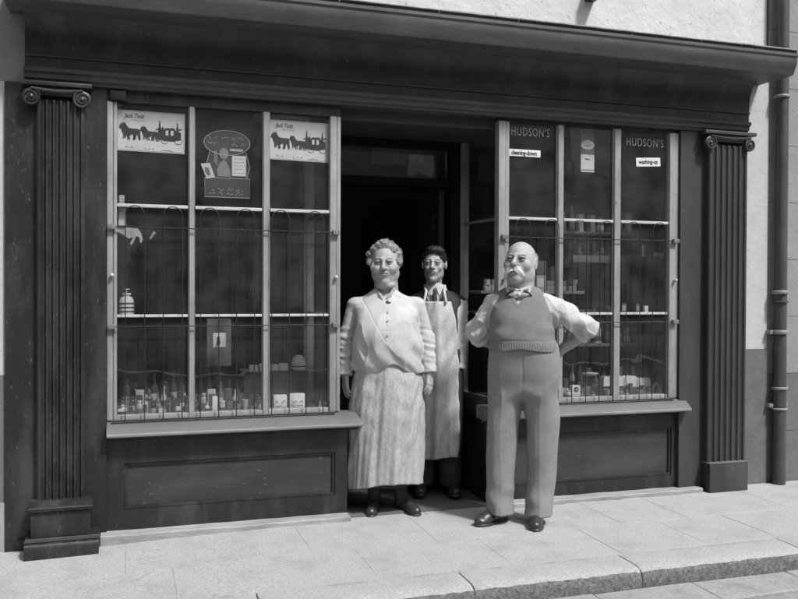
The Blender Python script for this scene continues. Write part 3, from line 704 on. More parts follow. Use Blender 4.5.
for i, (q0, q1, q2, q3, v) in enumerate(((160, 176, 390, 394, .65), (162, 175, 409, 412, .5), (212, 217, 396, 409, .6), (118, 126, 408.5, 411, .55), (176, 183, 406, 410, .55))):
    a = at(q0, q2, .085); c = at(q1, q3, .085)
    yy = .07
    if i == 0: b = MB(); b.box(a.x, c.x, yy+.05, yy+.07, BED, c.z, .002); b.build('tmp', tone(.05), None); bpy.data.objects.remove(bpy.data.objects['tmp'])
    b = MB(); b.box(a.x, c.x, yy-.012, yy+.006, BED if i in (2,) else (c.z if i != 0 else BED), a.z, .001) if i != 0 else b.box(a.x, c.x, yy-.012, yy+.006, BED, a.z, .001)
    m_ = tone(v if i != 0 else .55)
    names = ('white carton standing low in the left pane', 'thin white tray flat at the foot of the left pane', 'white candle packet low in the middle pane', 'pale strip of card by the foot of the left post', 'pale folded paper near the left muntin')
    if i in (0, 1): continue
    tag(b.build('paper_packet', m_, None, True), names[i], 'packet')
# --- right window
G = 'goods in the right window'
slabthing('label_strip', 'white strip reading cleaning-down stuck on the first pane of the right window', 'label', (507.5, 148.5), (540.5, 157.5), .0145, .0015, M_PAPER, 'white label strips').rotation_euler = (0, 0, 0)
p = at(524.2, 153, .0135); L1 = [o for o in bpy.data.objects if o.name.startswith('label_strip')][0]
lettering('cleaning-down', .04, (p.x, .0138, p.z), L1, M_INK, width=.185, bold=.0012, ext=.0003)
b = MB(); p = at(648.3, 162, .0145)
L2 = MB().box(-.097, .097, 0, .0015, -.030, .030).build('label_strip', M_PAPER, None, None, None, (p.x, .0145, p.z))
L2.rotation_euler.y = -.055; tag(L2, 'white tilted strip reading washing-up on the pane beside the right post', 'label', 'white label strips')
lettering('washing-up', .04, (0, -.0006, 0), L2, M_INK, width=.155, bold=.0012, ext=.0003)
# hanging card with oval and panel
y = .045; t = thing('hanging_card', 'narrow hanging card with white oval above white panel in the middle pane', 'card', (0, 0, 0))
a = at(581, 133, y); c = at(594, 172, y); x0, x1 = a.x, c.x; xm = (x0+x1)/2
def zz(py): return at(587, py, y).z
b = MB(); b.box(x0, x1, y, y+.002, zz(172), zz(127)); b.build('card', tone(.10), t)
b = MB(); b.prism([(xm+(x1-x0)*.5*math.cos(2*PI*k/24), zz(144.8)+(zz(140)-zz(144.8))*math.sin(2*PI*k/24)) for k in range(24)], 'y', y-.002, y-.0005); b.build('oval_panel', tone(.6), t)
b = MB(); b.box(x0, x1, y-.002, y-.0005, zz(172), zz(154.5)); b.build('white_panel', tone(.65), t)
b = MB(); scribble(b, xm-.02, xm+.025, zz(146), .012, y-.003, 3, .0022); scribble(b, xm-.022, xm+.02, zz(159), .012, y-.003, 4, .0020); b.box(x0+.001, x1-.001, y-.003, y-.0022, zz(170.3), zz(169.6)); b.build('card_print', M_INK, t)
b = MB(); scribble(b, xm-.03, xm+.03, zz(151.5), .012, y-.001, 8, .0018); scribble(b, xm-.03, xm+.03, zz(136), .01, y-.001, 9, .0012); b.build('pale_print', tone(.35), t)
# shelves at the back of the right window
Y2 = .36
a = at(600, 291, Y2); ZS1 = a.z
b = MB(); b.box(2.31, 3.12, Y2, Y2+.22, ZS1-.022, ZS1, .003); b.build('back_shelf', tone(.24), S, True)
a = at(640, 256, Y2); ZS2 = a.z
b = MB(); b.box(3.05, 3.55, Y2+.05, Y2+.25, ZS2-.05, ZS2, .003); b.build('back_shelf', tone(.13), S, True)
rnd = random.Random(5)
def stackrow(x0, n, dx, z, kind, h, r_, v, desc, yy, seed):
    rn = random.Random(seed)
    for i in range(n):
        vv = v*rn.uniform(.7, 1.3)
        o = goods(kind, x0+i*dx, yy, z, h, r_, vv, rn)
        if kind in ('packet', 'box'): o.rotation_euler.z = rn.uniform(-.06, .06)
        nm = {'tin': 'food tin', 'packet': 'packet'}.get(kind, kind)
        tag(o, ('%s %s, %s from the left, %s' if n > 1 else '%s %s,%s %s') % (tword(vv), nm, ORD[i] if n > 1 else '', desc), nm.split()[-1], G)
stackrow(2.37, 4, .055, ZS1+.0005, 'packet', .038, .025, .42, 'lowest layer, doorway end of back shelf', Y2+.04, 1)
stackrow(2.37, 4, .055, ZS1+.0395, 'tin', .04, .024, .30, 'upper layer, doorway end of back shelf', Y2+.04, 2)
stackrow(2.70, 2, .085, ZS1+.0005, 'packet', .11, .036, .30, 'tall ones behind the man on the back shelf', Y2+.05, 3)
stackrow(2.70, 2, .085, ZS1+.112, 'box', .10, .032, .10, 'on top of the tall packets', Y2+.05, 4)
stackrow(2.865, 3, .085, ZS1+.0005, 'packet', .035, .034, .20, 'lower layer mid back shelf', Y2+.05, 5)
stackrow(2.865, 2, .088, ZS1+.0365, 'packet', .035, .034, .15, 'upper layer mid back shelf', Y2+.05, 6)
stackrow(2.90, 1, .088, ZS1+.0725, 'box', .1, .03, .08, 'on the two flat layers', Y2+.06, 7)
stackrow(3.06, 1, .09, ZS1+.0365, 'cup', .045, .03, .35, 'on the flat packets at the shelf end', Y2+.05, 8)
stackrow(3.12, 6, .065, ZS2+.0005, 'bottle', .13, .016, .12, 'on the small upper shelf near the right post', Y2+.09, 9)
stackrow(3.15, 5, .075, ZS2+.0005, 'tin', .07, .022, .10, 'front of the small upper shelf', Y2+.13, 19)
a = at(646.5, 253, Y2+.03)
b = MB(); b.lathe([(.011, 0), (.011, .085), (.003, .088), (.002, .1)], (a.x, Y2+.07, ZS2+.0005), 12); tag(b.build('candle', tone(.7), None, True), 'white candle upright on the small upper shelf', 'candle')
slabthing('shelf_ticket', 'bright white ticket on the small shelf beside the candle', 'ticket', (653.5, 252.5), (664, 256), Y2+.03, .003, tone(.7))
a = at(645, 304, .08); c = at(649, 312, .08)
b = MB(); b.box(-.015, .015, -.012, .012, 0, .052, .003); tag(b.build('packet', tone(.65), None, True, None, (at(645.5, 310, .08).x, .08, ZM-.0015)), 'small white packet on the middle bar in the right pane', 'packet')
ZL = BED
for k_, (xa, xb, yy, z_, n_, nm_) in enumerate(((2.40, 3.5, .42, 1.02, 15, 'the low back shelf row, right window'), (2.95, 3.5, .40, 1.83, 8, 'the top back shelf row, right window'))):
    b = MB(); b.box(xa-.05, xb+.05, yy-.07, yy+.14, z_-.02, z_, .003); b.build('back_shelf', tone(.10), S, True)
    row('right', nm_, [xa+(xb-xa)*i/(n_-1) for i in range(n_)], yy, z_+.0005, ['tin', 'jar', 'packet', 'box', 'bottle'], (.08, .15), (.022, .032), 50+k_, .12, .04, .2)
row('right', 'stack row standing on the main back shelf', [3.14+.0*i for i in range(1)], Y2+.05, ZS1+.0005, ['jar'], (.10, .12), (.03, .032), 60, 0, .1, .2) if False else None
row('right', 'the tall row under the main back shelf', [2.42+.075*i for i in range(15)], Y2+.13, 1.0205, ['box', 'packet', 'tin'], (.16, .26), (.028, .034), 61, .08, .03, .12)
row('right', 'row on the middle shelf of right window', [2.42+.12*i for i in range(9)], .075, ZM-.0015, ['jar', 'tin', 'packet', 'bottle'], (.04, .075), (.012, .02), 31, .1, .03, .12)
row('right', 'front row low in right window', [2.70+.05*i for i in range(17)], .11, BED, ['bottle', 'jar', 'tin', 'packet', 'cup'], (.04, .09), (.018, .028), 32, .3)
row('right', 'back row low in right window', [2.42+.062*i for i in range(18)], .27, BED, ['bottle', 'jar', 'tin', 'bottle', 'figurine'], (.10, .2), (.02, .032), 33, .2, .03, .16)
for i, (q0, q1, q2, q3) in enumerate(((603, 611, 377, 386), (613, 623, 376.5, 386), (624, 636, 376.5, 386.5), (637, 649.5, 378.5, 386.5))):
    a = at(q0, q2, .16); c = at(q1, q3, .16)
    b = MB(); n = 10
    b.prism([(a.x+(c.x-a.x)*k/n, a.z+.004*math.sin(k*1.9+i)-(.012 if k in (0, n) else 0)) for k in range(n+1)]+[(c.x, c.z), (a.x, c.z)], 'y', .15, .21)
    o = tag(b.build('wrapped_parcel', tone(.68), None), 'white wrapped parcel, %s from the left in the bright row low in the right window' % ORD[i], 'parcel', 'white parcels in a row')
a = at(603, 386.5, .15); c = at(650, 386.5, .15); b = MB(); b.box(a.x, c.x, .147, .215, BED, a.z-.0008 if a.z < c.z else c.z-.0008, .003); tag(b.build('display_box', tone(.05), None, True), 'long dark box carrying the row of white parcels', 'box')
a = at(571.5, 385.5, .09); c = at(579.5, 393, .09)
b = MB(); b.box(a.x, c.x, .08, .12, BED, a.z, .002); o = tag(b.build('clock', tone(.6), None, True), 'white square box with dark round face low in the right window', 'box')
b = MB(); b.lathe([(.0165, 0), (.0165, -.003)], ((a.x+c.x)/2, .0795, (a.z+c.z)/2), 20, 'y'); b.build('dark_disc', tone(.04), o)
b = MB(); b.lathe([(.006, -.0031), (.006, -.005)], ((a.x+c.x)/2, .0795, (a.z+c.z)/2), 14, 'y'); b.build('pale_centre', tone(.5), o)
o.name = 'square_box'
# kitchen scale: pan on a dark body
a = at(590.5, 374, .17); t = thing('weighing_scale', 'dark counter scale with bright flat pan low in the middle pane', 'scale', (a.x, .17, BED))
b = MB(); b.prism([(-.05, 0), (.05, 0), (.045, .02), (.018, .05), (.014, a.z-BED-.012), (-.014, a.z-BED-.012), (-.018, .05), (-.045, .02)], 'y', -.025, .025); b.build('scale_body', tone(.03), t)
b = MB(); b.lathe([(.02, a.z-BED-.012), (.055, a.z-BED-.004), (.06, a.z-BED+.006), (.052, a.z-BED)], (0, 0, 0), 24); b.build('scale_pan', tone(.6), t, True)
a = at(656.5, 388, .13); b = MB(); b.tube([(a.x-.035, .13, BED), (a.x-.03, .13, BED+.05), (a.x-.005, .13, BED+.085), (a.x+.02, .13, BED+.06), (a.x+.035, .13, BED)], [.006, .009, .012, .009, .006], 8)
tag(b.build('horseshoe_loop', tone(.3), None, True), 'grey curved loop standing by the right post', 'loop')
# two lamps hanging in the shop
def lamp(px, py, y, R_, h, label, m, bowl=False):
    p = at(px, py, y); t = thing('hanging_lamp', label, 'lamp', tuple(p))
    b = MB(); b.lathe([(R_, 0), (R_*1.0, .004), (R_*.25, h), (R_*.2, h*1.25), (R_*.12, h*1.3), (R_*.1, h*1.1), (R_*.9, .004)] if not bowl else [(.01, -h), (R_*.5, -h*.85), (R_*.9, -h*.3), (R_, 0), (R_*.94, 0), (R_*.5, -h*.7)], (0, 0, 0), 28); b.build('lamp_shade', m, t, True)
    b = MB(); b.tube([(0, 0, h*1.2 if not bowl else .0), (0, 0, 2.525-p.z)], .004, 6); b.build('cord', tone(.03), t)
    if not bowl:
        b = MB(); b.lathe([(.02, h*.4), (.03, -.01), (.02, -.04), (.005, -.05)], (0, 0, 0), 14); b.build('bulb', tone(.5, True), t, True)
lamp(561, 197.5, 1.15, .128, .062, 'pale conical lampshade hanging behind the middle pane of the right window', tone(.55))
lamp(520, 160, .8, .10, .06, 'grey bowl shaped lampshade hanging below the cleaning-down strip', tone(.22), True)
# grey slab standing in for the faint reflection in the doorway transom
slabthing('transom_reflection', 'grey patch standing in for a reflection, behind the transom glass above the doorway', 'patch', (372, 140), (424, 166), .75, .01, tone(.10))
# shop counter and shelves deep inside
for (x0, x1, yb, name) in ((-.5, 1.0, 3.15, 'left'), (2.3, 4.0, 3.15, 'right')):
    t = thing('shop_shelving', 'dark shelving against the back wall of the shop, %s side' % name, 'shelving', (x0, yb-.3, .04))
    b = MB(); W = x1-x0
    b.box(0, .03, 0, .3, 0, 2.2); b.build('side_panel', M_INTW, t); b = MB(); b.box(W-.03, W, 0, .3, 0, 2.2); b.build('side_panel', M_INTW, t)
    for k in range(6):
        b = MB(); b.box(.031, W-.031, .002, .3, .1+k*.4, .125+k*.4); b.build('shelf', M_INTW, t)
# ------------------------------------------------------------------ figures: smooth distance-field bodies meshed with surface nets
def V3(*a): return np.array(a, dtype=np.float32)
def smin(a, b, k): h = np.clip(.5+.5*(b-a)/k, 0, 1); return b*(1-h)+a*h-k*h*(1-h)
def smax(a, b, k): return -smin(-a, -b, k)
def ball(p, c, r): return np.linalg.norm(p-V3(*c), axis=1)-r
def ell(p, c, r):
    q = p-V3(*c); k0 = np.linalg.norm(q/V3(*r), axis=1); k1 = np.linalg.norm(q/(V3(*r)**2), axis=1)+1e-6
    return k0*(k0-1)/k1
def rc(p, a, b, ra, rb):
    a, b = V3(*a), V3(*b); d = b-a; t = np.clip(((p-a)@d)/max(float(d@d), 1e-9), 0, 1)
    return np.linalg.norm(p-(a+t[:, None]*d), axis=1)-(ra+(rb-ra)*t)
def chain(p, pts, rs, k=.02):
    d = None
    for i in range(len(pts)-1):
        e = rc(p, pts[i], pts[i+1], rs[i], rs[i+1]); d = e if d is None else smin(d, e, k)
    return d
class Stack:
    """column of (super)elliptic sections: rows (z, cx, cy, rx, ry), smoothly interpolated"""
    def __init__(s, rows, n=2.2):
        rows = sorted(rows); z = np.array([r[0] for r in rows]); s.n = n
        s.z = np.linspace(z[0], z[-1], 200); s.v = []
        for c in range(1, 5):
            y = np.array([r[c] for r in rows]); m_ = np.gradient(y, z)
            i = np.clip(np.searchsorted(z, s.z)-1, 0, len(z)-2); h = z[i+1]-z[i]; t = (s.z-z[i])/h
            s.v.append((2*t**3-3*t**2+1)*y[i]+(t**3-2*t**2+t)*h*m_[i]+(-2*t**3+3*t**2)*y[i+1]+(t**3-t**2)*h*m_[i+1])
    def at(s, z): return [np.interp(z, s.z, v) for v in s.v]
    def __call__(s, p, cap=.03):
        cx, cy, rx, ry = s.at(p[:, 2]); n = s.n
        q = (np.abs((p[:, 0]-cx)/rx)**n+np.abs((p[:, 1]-cy)/ry)**n)**(1/n)
        d = (q-1)*np.minimum(rx, ry)
        return smax(smax(d, p[:, 2]-s.z[-1], cap), s.z[0]-p[:, 2], cap)
def nz(p, f, seed):
    r = np.random.RandomState(seed); o = np.zeros(len(p))
    for _ in range(5):
        d = r.normal(size=3); d *= f*r.uniform(.7, 1.5)/np.linalg.norm(d); o += np.sin(p@d.astype(np.float32)+r.uniform(0, 6.28))
    return o/3.2
def rg(p, f, seed):
    """sharp-crested creases"""
    return (1-np.abs(np.clip(nz(p, f, seed), -1, 1)))**4
def sdf_mesh(fn, lo, hi, h):
    B = 8; lo = np.array(lo, float); nb = np.ceil((np.array(hi)-lo)/(h*B)).astype(int); n = nb*B
    bc = np.stack(np.meshgrid(*[np.arange(k) for k in nb], indexing='ij'), -1).reshape(-1, 3)
    cen = lo+(bc*B+(B-1)/2)*h; d = fn(cen.astype(np.float32))
    act = np.abs(d) < h*B*.87*1.35+.012
    F = np.repeat(np.repeat(np.repeat(np.where(d > 0, 1., -1.).reshape(nb).astype(np.float32), B, 0), B, 1), B, 2)
    off = np.stack(np.meshgrid(*[np.arange(B)]*3, indexing='ij'), -1).reshape(-1, 3)
    ab = bc[act]
    for s in range(0, len(ab), 400):
        idx = (ab[s:s+400][:, None, :]*B+off[None]).reshape(-1, 3)
        F[idx[:, 0], idx[:, 1], idx[:, 2]] = fn((lo+idx*h).astype(np.float32))
    F[0] = F[-1] = 1; F[:, 0] = F[:, -1] = 1; F[:, :, 0] = F[:, :, -1] = 1
    I = F < 0
    c = np.zeros(tuple(n-1), np.uint8)
    for dx in (0, 1):
        for dy in (0, 1):
            for dz in (0, 1): c += I[dx:n[0]-1+dx, dy:n[1]-1+dy, dz:n[2]-1+dz]
    cells = np.argwhere((c > 0) & (c < 8)); ids = np.full(c.shape, -1, np.int32); ids[tuple(cells.T)] = np.arange(len(cells))
    acc = np.zeros((len(cells), 3)); cnt = np.zeros(len(cells))
    for ax in range(3):
        for a in (0, 1):
            for b_ in (0, 1):
                o0 = [0, 0, 0]; oth = [q for q in range(3) if q != ax]; o0[oth[0]] = a; o0[oth[1]] = b_; o1 = list(o0); o1[ax] = 1
                f0 = F[tuple((cells+o0).T)]; f1 = F[tuple((cells+o1).T)]; msk = (f0 < 0) != (f1 < 0)
                t = np.where(msk, f0/(f0-f1+1e-12), 0)
                q = np.array(o0, float)[None].repeat(len(cells), 0); q[:, ax] = t
                acc += q*msk[:, None]; cnt += msk
    V = lo+(cells+acc/cnt[:, None])*h
    Fs = []
    for ax in range(3):
        sl0 = [slice(1, -1)]*3; sl0[ax] = slice(0, -1); sl1 = list(sl0); sl1[ax] = slice(1, None)
        A = I[tuple(sl0)]; Bq = I[tuple(sl1)]; e = np.argwhere(A != Bq); base = e.copy()
        for q in range(3):
            if q != ax: base[:, q] += 1
        inside = A[tuple(e.T)]
        u_, v_ = (ax+1) % 3, (ax+2) % 3; du = np.zeros(3, int); dv = np.zeros(3, int); du[u_] = 1; dv[v_] = 1
        quad = np.stack([ids[tuple((base-du-dv).T)], ids[tuple((base-dv).T)], ids[tuple(base.T)], ids[tuple((base-du).T)]], 1)
        quad[~inside] = quad[~inside][:, ::-1]; Fs.append(quad)
    return V, np.concatenate(Fs)
def np_mesh(name, V, F, material, parent, tones=None, label=None):
    me = bpy.data.meshes.new(name); me.vertices.add(len(V)); me.vertices.foreach_set('co', V.astype(np.float32).ravel())
    me.loops.add(F.size); me.loops.foreach_set('vertex_index', F.astype(np.int32).ravel())
    me.polygons.add(len(F)); me.polygons.foreach_set('loop_start', np.arange(0, F.size, F.shape[1], dtype=np.int32))
    me.update(calc_edges=True); me.validate()
    me.polygons.foreach_set('use_smooth', np.ones(len(me.polygons), bool))
    if tones is not None:
        a = me.attributes.new('tone', 'FLOAT', 'POINT'); a.data.foreach_set('value', tones.astype(np.float32))
    me.materials.append(material); o = bpy.data.objects.new(name, me); COL.objects.link(o)
    if parent: o.parent = parent
    if label: o['label'] = label
    return o
def cloth(name, fn, lo, hi, h, m, parent, label=None):
    V, F = sdf_mesh(fn, lo, hi, h); return np_mesh(name, V, F, m, parent, None, label)

# ---- head, in its own frame (m): x to the picture's right, y to the back, z up, crown at +.12, chin at -.12
def head_sdf(h, jaw=1.0, cheek=1.0, nose=1.0, ear=True, neck=.055, smile=0, lines=.5):
    x = h.copy(); x[:, 0] = np.abs(x[:, 0])
    d = ell(x, (0, .012, .026), (.073, .094, .078))
    d = smin(d, ell(x, (0, -.020, -.035), (.059*jaw, .066, .076)), .03)
    d = smin(d, rc(x, (.046*jaw, .005, -.066), (.006, -.062, -.098), .019, .019), .028)
    d = smin(d, ball(x, (0, -.074, -.1), .017), .018)
    d = smin(d, ell(x, (.040*jaw, -.060, -.026), (.022*cheek, .021, .022*cheek)), .018)
    d = smin(d, rc(x, (.006, -.084, .019), (.036, -.072, .0215), .0085, .0075), .010)
    d = smax(d, -ell(x, (.0305, -.0985, .0065), (.0215, .0200, .0130)), .009)
    d = d+.0007*np.sin(x[:, 2]*520+9*x[:, 0])*np.clip((x[:, 2]-.036)/.01, 0, 1)*np.clip((.075-x[:, 2])/.01, 0, 1)*(x[:, 1] < 0)*lines+.0012*nz(x, 75, 31)
    d = smin(d, ball(x, (.0305, -.0745, .004), .0125), .0025)
    d = smin(d, ell(x, (.0305, -.0765, .0100), (.0170, .0135, .0068)), .0025)      # upper lid
    d = smin(d, ell(x, (.0305, -.077, -.0045), (.0145, .0105, .0042)), .003)       # lower lid
    d = smin(d, ell(x, (0, -.078, -.056), (.031, .020, .024)), .018)
    d = smin(d, rc(x, (0, -.084, .014), (0, -.107*(.5+.5*nose)-.0005, -.024), .0065, .0105*nose), .010)
    d = smin(d, ball(x, (0, -.1085*(.5+.5*nose), -.028), .0112*nose), .006)
    d = smin(d, ball(x, (.0125*nose, -.098, -.0315), .0082*nose), .005)
    d = smax(d, -ball(x, (.0062, -.1085, -.0395), .0038), .003)
    z0 = -.0585+smile*x[:, 0]*8*x[:, 0]
    xs = x.copy(); xs[:, 2] = xs[:, 2]-(z0+.0585)
    d = smin(d, ell(xs, (0, -.0955, -.0535), (.022, .0075, .0048)), .005)
    d = smin(d, ell(xs, (0, -.0945, -.0645), (.018, .0080, .0060)), .005)
    d = smax(d, -ell(xs, (0, -.106, -.0588), (.025, .011, .0014)), .003)
    d = smax(d, -rc(x, (.019, -.102, -.034), (.032, -.094, -.058), .003, .002), .008)  # nose-to-mouth fold
    if smile: d = smin(smin(d, ball(x, (.037, -.074, -.032), .019), .012), ell(x, (0, -.035, -.122), (.052, .045, .026)), .015)
    if ear:
        e = ell(x, (.0765, .014, -.004), (.0095, .0185, .031)); e = smax(e, -ell(x, (.089, .008, .0), (.007, .0115, .020)), .004)
        d = smin(d, e, .006)
    d = smin(d, rc(x, (0, .022, -.05), (0, .040, -.20), neck, neck*1.08), .03)
    return d
def head_tone(h, brow=.35, brow_w=1.0, eye_open=1.0, smile=0):
    x = np.abs(h[:, 0]); y = h[:, 1]; z = h[:, 2]; t = np.ones(len(h)); front = y < -.055
    ex = (x-.0305); e = (ex/.0125)**2+((z-.003)/(.0048*eye_open))**2
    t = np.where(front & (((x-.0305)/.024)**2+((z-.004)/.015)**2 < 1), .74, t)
    t = np.where(front & (e < 1), .45, t)
    t = np.where(front & ((ex**2+(z-.0035)**2) < .0066**2) & (e < 1.15), .04, t)
    t = np.where(front & (np.abs(z-(.0080-ex*ex*14)) < .0024) & (np.abs(ex) < .0150), .22, t)
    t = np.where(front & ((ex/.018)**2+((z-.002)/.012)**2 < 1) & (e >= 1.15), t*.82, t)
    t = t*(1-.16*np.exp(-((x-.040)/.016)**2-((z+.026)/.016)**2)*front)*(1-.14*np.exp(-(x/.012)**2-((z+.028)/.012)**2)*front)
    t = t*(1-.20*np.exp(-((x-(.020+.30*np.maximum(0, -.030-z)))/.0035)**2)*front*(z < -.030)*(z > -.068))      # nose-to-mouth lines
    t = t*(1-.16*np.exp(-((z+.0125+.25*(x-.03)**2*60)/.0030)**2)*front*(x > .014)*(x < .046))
    bz = .0255-((x-.026)**2)*9; t = np.where(front & (np.abs(z-bz) < .0040*brow_w) & (x > .012) & (x < .046), t*brow, t)
    lz = z-smile*x*8*x
    t = np.where(front & ((x/.023)**2+((lz+.0585)/.0105)**2 < 1), t*.66, t)
    t = np.where(front & (np.abs(lz+.0588) < .0016) & (x < .024), t*.35, t)
    t = np.where((y < -.09) & ((x-.0062)**2+(z+.038)**2 < .0036**2), t*.25, t)
    return t
def hand_prims(wrist, d, nrm, side, s=1.0, curl=.5, thumb_out=.6):
    """wrist, finger direction d, palm normal nrm (towards what it faces), side: +1/-1 = which way the thumb points across"""
    wr = np.array(wrist, float); d = np.array(d, float); d /= np.linalg.norm(d); nrm = np.array(nrm, float); nrm -= d*(nrm@d); nrm /= np.linalg.norm(nrm)
    t = np.cross(d, nrm)*side; P = []
    L = [.074, .082, .077, .062]; W = [.026, .009, -.009, -.026]
    for i in range(4):
        k = wr+d*(.088-.004*abs(i-1.3))*s+t*W[i]*s
        P.append((wr+t*W[i]*.7*s+d*.01*s, k, .0145*s, .0115*s))
    fingers = []
    for i in range(4):
        k = wr+d*(.088-.004*abs(i-1.3))*s+t*W[i]*s; a = 0; q = k; pts = [k]
        for sg, fr in enumerate((.45, .32, .23)):
            a += curl*(.45, .75, .5)[sg]*(1+.15*i)
            q = q+(d*math.cos(a)+nrm*math.sin(a)+t*(.03*(1.5-i)))*L[i]*fr*s; pts.append(q)
        fingers.append((pts, [.0098*s, .0088*s, .0080*s, .0066*s]))
    k = wr+t*.020*s+d*.022*s+nrm*.006*s; q1 = k+(t*.75*thumb_out+d*.75+nrm*.25)*.036*s; q2 = q1+(t*.2*thumb_out+d*.9+nrm*.35)*.030*s; q3 = q2+(d*.9+nrm*.4-t*.05)*.022*s
    fingers.append(([k, q1, q2, q3], [.0135*s, .0108*s, .0095*s, .0075*s]))
    cen = wr+d*.09*s
    def f(p):
        e = None
        for a, b_, ra, rb in P:
            g = rc(p, a, b_, ra, rb); e = g if e is None else smin(e, g, .012*s)
        for pts, rs_ in fingers: e = smin(e, chain(p, pts, rs_, .002), .0035*s)
        return e
    return f, cen, .15*s
def near(p, cen, R, f):
    """evaluate f only near its centre; elsewhere the distance to the bounding ball"""
    d = np.linalg.norm(p-V3(*cen), axis=1)-R; o = d+.03; k = d < .05
    if k.any(): o[k] = f(p[k])
    return o
def hframe(c, s, yaw, pitch=0, roll=0):
    """head frame: yaw turns the face towards +x (picture right) when positive"""
    R = np.array(Matrix.Rotation(yaw, 3, 'Z') @ Matrix.Rotation(pitch, 3, 'X') @ Matrix.Rotation(roll, 3, 'Y'))
    c = np.array(c)
    to = lambda p: (((p-c.astype(np.float32))@R.astype(np.float32))/s).astype(np.float32)
    back = lambda q: (np.asarray(q)@R.T)*s+c
    return to, back
def strands(paths, r0, r1, seg=4):
    b = MB()
    for pts in paths:
        n = len(pts); b.tube(pts, [r0+(r1-r0)*i/(n-1) for i in range(n)], seg)
    return b

M_SKIN = mat('skin', .37, .5, .22, 40, .5, 220, vcol=True, dirt=.35, dirtscale=22, dirtv=.27)
M_SKIN.node_tree.nodes['Principled BSDF'].inputs['Subsurface Weight'].default_value = .06
M_SKIN.node_tree.nodes['Principled BSDF'].inputs['Subsurface Scale'].default_value = .01
M_COTTON = mat('white cotton', .47, .9, .12, 14, .6, 130, dirt=.35, dirtscale=6)
M_BLOUSE = mat('cream working blouse', .445, .9, .14, 9, .35, 170, dirt=.5, dirtscale=10, dirtv=.30)
M_APRON = mat('mottled coarse apron', .40, .95, .22, 60, .7, 160, stretch=(1, 1, .4), dirt=.4, dirtscale=16, dirtv=.30)
M_APRON2 = mat('stained white apron', .50, .95, .18, 14, .6, 110, stretch=(1, 1, .5), dirt=.55, dirtscale=6, dirtv=.26)
M_KNIT = mat('grey knitted wool', .22, .98, .12, 14, 1.0, 230, stretch=(1, 1, .8))
M_TROUSER = mat('grey flannel', .24, .98, .14, 12, .7, 240, dirt=.4, dirtscale=5, dirtv=.28)
M_DARKC = mat('dark cloth', .035, .95, .25, 30, .4, 150)
M_STRIPE = mat('light shirt cloth', .46, .9, .2, 30, .4, 120)
M_LEATHER = mat('dark shoe leather', .035, .28, .3, 30, .25, 60)
M_HAIRG = mat('grey hair', .26, .6, .45, 60, .5, 250, stretch=(1, 1, .5))
M_HAIRW = mat('white hair', .62, .6, .15, 60, .3, 250)
M_HAIRD = mat('dark hair', .025, .4, .4, 60, .5, 250)

def person(label, x, y, z, group='people at the shop door'):
    th = math.atan2(x, y-CAM_POS[1])
    return thing('person', label, 'person', (x, y, z), -th, group)
def shoe(parent, heel, yaw, s=1.0, m=None, label=None):
    """laced leather shoe: heel point on the ground, toe direction yaw (0 = towards the camera)"""
    c, sn = math.cos(yaw), math.sin(yaw)
    def f(p):
        q = (p-V3(*heel))/s; X = q[:, 0]*c+q[:, 1]*sn; Y = -q[:, 0]*sn+q[:, 1]*c; q = np.stack([X, -Y, q[:, 2]], 1)   # q.y forward along the foot
        up = chain(q, [(0, .035, .045), (0, .10, .045), (.002, .175, .036), (.004, .235, .030)], [.036, .038, .036, .027], .02)
        up = smin(up, rc(q, (0, .035, .05), (0, .03, .11), .036, .040), .02)
        up = smin(up, ell(q, (.003, .215, .026), (.042, .046, .026)), .012)
        up = smax(up, .012-q[:, 2], .004)
        sole = smax(np.minimum(ell(q, (.003, .185, .006), (.048, .085, .05)), ell(q, (0, .05, .006), (.037, .055, .05))), np.abs(q[:, 2]-.007)-.0065, .002)
        sole = smin(sole, smax(ell(q, (0, .04, .0), (.037, .045, .06)), np.abs(q[:, 2]-.011)-.0105, .002), .003)
        lace = rc(q, (-.016, .115, .083), (.016, .122, .082), .003, .003)
        for k in range(3): lace = np.minimum(lace, rc(q, (-.016, .128+.016*k, .079-.006*k), (.016, .132+.016*k, .078-.006*k), .003, .003))
        return smin(np.minimum(up, sole), lace, .004)*s
    h_ = np.array(heel); return cloth('shoe', f, h_-[.32, .32, .005], h_+[.32, .32, .16], .0035, m or M_LEATHER, parent, label)
